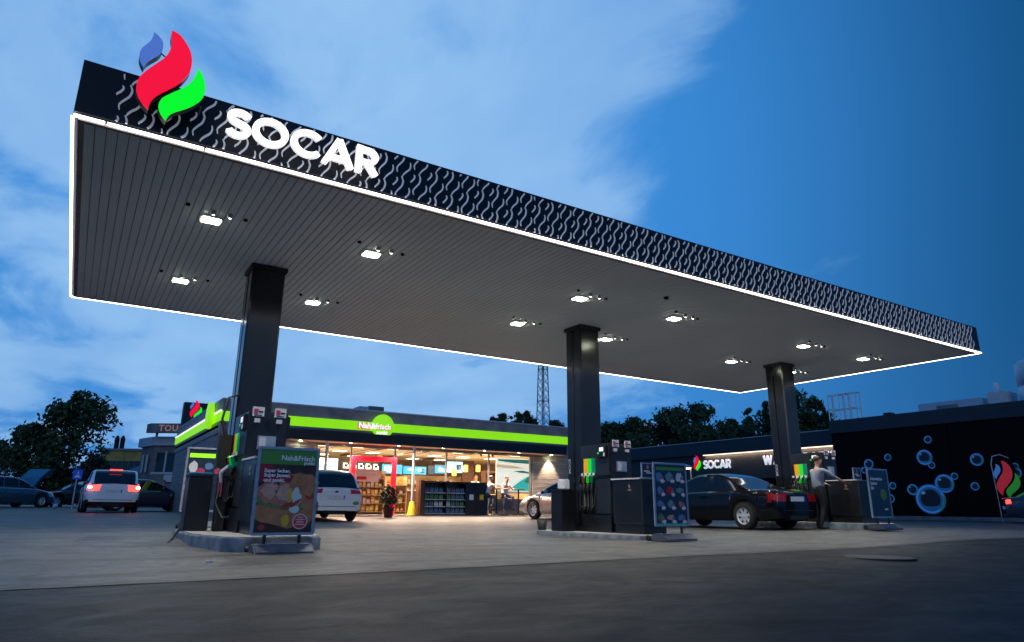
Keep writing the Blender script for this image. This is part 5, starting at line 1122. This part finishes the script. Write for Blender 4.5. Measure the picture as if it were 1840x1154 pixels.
# lattice mast
q = P(976, 765, d=75); zt_ = P(976, 560, d=75).z; mm = T('lattice_mast', 'slender dark lattice mast beyond the shop roof', 'mast', (q.x, q.y, .5), .3)
mb = MB('mast'); wd = lambda z: .72 - .022*z; n = 24; hh = zt_
C = lambda k, z: Vector(((1 if k in (0, 3) else -1)*wd(z), (1 if k < 2 else -1)*wd(z), z))
for k in range(4): mb.tube([C(k, 0), C(k, hh)], .06, 6)
for i in range(n):
    z0_, z1_ = hh*i/n, hh*(i+1)/n
    for k in range(4): mb.tube([C(k, z0_), C((k+1) % 4, z1_)], .028, 4); mb.tube([C((k+1) % 4, z0_), C(k, z1_)], .028, 4)
    if i % 4 == 0:
        for k in range(4): mb.tube([C(k, z1_), C((k+1) % 4, z1_)], .035, 4)
mb.build('lattice', mm)

# ---- trees
def tree(px, pyt, d, wpx, label, seed, kind='broad', base=None, m=('foliage', 'foliage_light')):
    b = P(px, 907, d=d); gz = g(b.x, b.y); h = P(px, pyt, d=d).z - gz; rad = wpx/2*d/FPX; r = random.Random(seed)
    t = T('tree', label, 'tree', (b.x, b.y, gz), r.uniform(0, 6), 'trees beyond the forecourt')
    mb = MB('bark'); mb.tube([(0,0,0), (r.uniform(-.1,.1), 0, h*.3), (r.uniform(-.2,.2), r.uniform(-.2,.2), h*.65), (0,0,h*.93)], [.028*h, .022*h, .012*h, .003*h], 8)
    clumps = []; lo = .12
    n = 46 if kind == 'broad' else 34
    for i in range(n):
        u = r.uniform(lo, .97) if kind == 'broad' or i % 3 == 0 else r.uniform(.5, .97)
        if kind == 'broad': env = math.sin(PI*min(1, max(.0, (u-lo)/(1.04-lo)))**.75)**.6
        else: env = (1-(u-lo)/(1.03-lo))**.38
        a = r.uniform(0, 2*PI); rr = rad*env*r.uniform(.15, .85); cr = (.34 if kind == 'broad' else .38)*rad*r.uniform(.65, 1.2)*(.6+.5*env)
        c = (rr*math.cos(a), rr*math.sin(a), u*h); clumps.append((c, cr)); mb.tube([(0,0,max(.15*h, u*h-rr*.6)), (c[0]*.5, c[1]*.5, u*h-rr*.25), c], [.008*h, .005*h, .002*h], 5)
    clumps.append(((0,0,h*.96), rad*.12))
    mb.build('trunk', t)
    def f(r_):
        c, cr = r_.choice(clumps)
        if r_.random() < .12: cr *= 1.4
        return inball(r_, c, (cr, cr, cr*.85))
    leaves(int(6500 if kind == 'broad' else 3500), f, .035*rad + .1, seed+1, *m).build('crown', t, fixn=False)
tree(105, 700, 52, 175, 'largest broad dark tree behind the cars at far left', 1)
tree(30, 758, 50, 100, 'lower bushy tree at the left picture edge behind the raised bonnet', 2)
tree(160, 815, 47, 60, 'small drooping plum tinted tree beside the white estate car', 3, m=('plum_leaf', 'foliage'))
tree(-40, 790, 55, 120, 'tree reaching in from beyond the left picture edge', 4)
for i, (px, py, w_) in enumerate(((886, 744, 44), (901, 733, 46), (917, 738, 44), (931, 734, 44), (945, 731, 42), (958, 746, 40))): tree(px, py, 62, w_, ['first', 'second', 'third', 'fourth', 'fifth', 'last'][i] + ' from the left of six pointed trees behind the shop roof', 10+i*7, 'cone')
tree(1002, 750, 60, 50, 'dark bushy tree between the lattice mast and the middle column', 14)
tree(1095, 757, 58, 90, 'low tree just right of the middle column', 15); tree(1145, 745, 56, 110, 'rounded tree right of the middle column top pump', 16)
tree(1210, 735, 60, 120, 'broad tree left of the tallest wood crown behind the wash building', 17); tree(1262, 718, 56, 150, 'widest round crowned tree above the white wall letters', 18)
tree(1358, 722, 60, 34, 'narrow pointed tree alone between round crown and right column', 19, 'cone'); tree(1330, 750, 62, 120, 'low tree at the foot of the narrow pointed tree', 20)
tree(1392, 712, 54, 90, 'tall tree half hidden by the right column', 21); tree(1440, 690, 52, 120, 'tallest tree right of the right column', 22); tree(1485, 706, 52, 90, 'dense tree behind the white ladder cage', 23); tree(1500, 725, 50, 44, 'dark tree directly left of the wash hall corner', 24)

one('litter', MB('litter').box(-.04, .04, -.02, .02, 0, .02), P(377, 1011, z=.215), 'tiny crumpled white scrap lying on the concrete before the left island', 'litter', bevel=.006)
def thicket(r_):
    px = r_.uniform(1070, 1510); a = P(px, 907, d=66+r_.uniform(-2, 2)); top = P(px, 764 + 8*math.sin(px*.045) + 5*math.sin(px*.13), d=66).z
    return a.x, a.y, r_.uniform(.6, top)*(1 if r_.random() < .9 else 1.06)
o = leaves(9000, thicket, .32, 55).build('thicket', fixn=False); tag(o, 'dense dark thicket filling the gaps between the trees behind the wash building', 'thicket', kind='stuff')
q = P(1578, 986, z=.33); one('manhole_cover', MB('rubber').lathe([(.42, 0), (.42, .012), (.38, .014), (0, .014)], (0,0,0), 'z', 28), (q.x, q.y, g(q.x, q.y)+.001), 'dark round manhole cover on the forecourt right of the black coupe', 'manhole')
# low hedge/tree line closing the horizon
mb = MB('foliage'); r = random.Random(3)
hl_ = leaves(9000, lambda r_: (lambda x: (x, 118 - abs(x)*.12 + r_.uniform(-3, 3), .5 + abs(r_.gauss(0, 1.1))*(1.2+.8*math.sin(x*.11)+.6*math.sin(x*.37))))(r_.uniform(-110, 190)), .55, 77)
o = hl_.build('distant_wood', fixn=False); tag(o, 'far dark line of trees along the horizon', 'wood', kind='stuff')

# ================================================================== WORLD
w = bpy.data.worlds.new('World'); scn.world = w; w.use_nodes = True; nt = w.node_tree; N = nt.nodes.new; L = nt.links.new; bg = nt.nodes['Background']
SUN_E, SUN_R = R(2.0), R(-60)
sky = N('ShaderNodeTexSky'); sky.sky_type = 'NISHITA'; sky.sun_disc = False; sky.sun_elevation = SUN_E; sky.sun_rotation = SUN_R; sky.air_density = 1.6; sky.dust_density = .3; sky.ozone_density = 5
tc = N('ShaderNodeTexCoord'); nm = N('ShaderNodeVectorMath'); nm.operation = 'NORMALIZE'; L(tc.outputs['Generated'], nm.inputs[0])
def dot(v, p0, p1, c0, c1, interp_='EASE'):
    d_ = N('ShaderNodeVectorMath'); d_.operation = 'DOT_PRODUCT'; L(nm.outputs[0], d_.inputs[0]); d_.inputs[1].default_value = Vector(v).normalized()
    r_ = N('ShaderNodeMapRange'); r_.interpolation_type = 'SMOOTHSTEP'; r_.inputs['From Min'].default_value = p0; r_.inputs['From Max'].default_value = p1; r_.inputs['To Min'].default_value = c0; r_.inputs['To Max'].default_value = c1
    L(d_.outputs['Value'], r_.inputs['Value']); return r_.outputs[0]
def math_(op, a, b_):
    m_ = N('ShaderNodeMath'); m_.operation = op
    for s, v in ((m_.inputs[0], a), (m_.inputs[1], b_)):
        if isinstance(v, (int, float)): s.default_value = v
        else: L(v, s)
    return m_.outputs[0]
def mixc(f, a, b_, mode='MIX'):
    x = N('ShaderNodeMix'); x.data_type = 'RGBA'; x.blend_type = mode
    for s, v in ((x.inputs[0], f), (x.inputs[6], a), (x.inputs[7], b_)):
        if isinstance(v, (int, float)): s.default_value = v
        elif isinstance(v, tuple): s.default_value = v
        else: L(v, s)
    return x.outputs[2]
glow = ray(640, 380).normalized(); away = ray(1840, 100).normalized()
g1 = dot(glow, .56, .99, 0, 1)
blue = mixc(g1, mixc(dot(away, .8, 1.0, 0, 1), (.003, .125, .39, 1), (.001, .06, .19, 1)), (.045, .26, .69, 1))
blue = mixc(.04, blue, sky.outputs[0], 'ADD')
# clouds on a flat layer overhead
sep = N('ShaderNodeSeparateXYZ'); L(nm.outputs[0], sep.inputs[0]); zc = math_('ADD', math_('MAXIMUM', sep.outputs['Z'], 0.0), .16)
cmb = N('ShaderNodeCombineXYZ'); L(math_('DIVIDE', sep.outputs['X'], zc), cmb.inputs[0]); L(math_('DIVIDE', sep.outputs['Y'], zc), cmb.inputs[1])
def noise(scale, det, loc, sc, dist=0., rough=.5):
    mp = N('ShaderNodeMapping'); mp.inputs['Location'].default_value = loc; mp.inputs['Scale'].default_value = sc; mp.inputs['Rotation'].default_value = (0,0,R(35)); L(cmb.outputs[0], mp.inputs[0])
    n_ = N('ShaderNodeTexNoise'); n_.inputs['Scale'].default_value = scale; n_.inputs['Detail'].default_value = det; n_.inputs['Distortion'].default_value = dist; n_.inputs['Roughness'].default_value = rough; L(mp.outputs[0], n_.inputs['Vector']); return n_.outputs['Fac']
n1 = noise(2.3, 8, (3.1, 1.7, 0), (1.0, .7, 1), .35, .56); n2 = noise(.7, 4, (8, 2, 0), (1, .8, 1), .2)
bank = dot(ray(900, 190), .76, 1.0, 0, .74); leftb = dot(ray(330, 740), .84, 1.0, 0, .42); rightc = dot(ray(1840, 250), .76, 1.0, 0, -.8)
cf = math_('ADD', math_('ADD', math_('ADD', math_('MULTIPLY', n1, 2.6), math_('MULTIPLY', n2, .5)), math_('ADD', bank, leftb)), rightc)
mr = N('ShaderNodeMapRange'); mr.interpolation_type = 'SMOOTHSTEP'; mr.inputs['From Min'].default_value = 1.56; mr.inputs['From Max'].default_value = 2.15; L(cf, mr.inputs['Value'])
cloudc = mixc(noise(2.6, 6, (1, 5, 0), (1, .6, 1)), (.13, .35, .75, 1), (.43, .69, .97, 1))
cloudc = mixc(g1, mixc(.75, cloudc, (.05, .2, .5, 1)), cloudc)
skyc = mixc(math_('MULTIPLY', mr.outputs[0], .9), blue, cloudc)
L(skyc, bg.inputs['Color']); bg.inputs['Strength'].default_value = 1.0

fill_sun = bpy.data.lights.new('fill_sun', 'SUN'); fill_sun.energy = .22; fill_sun.angle = R(25); fill_sun.color = (1, .95, .9)  # soft fill from behind the camera, added to brighten posters and car rears
so = bpy.data.objects.new('fill_sun', fill_sun); so.rotation_euler = (R(74), 0, R(-28)); col.objects.link(so)

# ================================================================== CAMERA
cam = bpy.data.cameras.new('camera'); co = bpy.data.objects.new('camera', cam); col.objects.link(co)
M = Matrix((AX[0], AX[1], AX[2])).to_4x4(); M.translation = (0, 0, CAMH); co.matrix_world = M
cam.sensor_width = 36; cam.lens = 36*FPX/1840; cam.clip_end = 2000; cam.clip_start = .05; scn.camera = co
scn.view_settings.view_transform = 'Standard'; scn.view_settings.look = 'None'; scn.view_settings.gamma = 1; scn.view_settings.exposure = 0
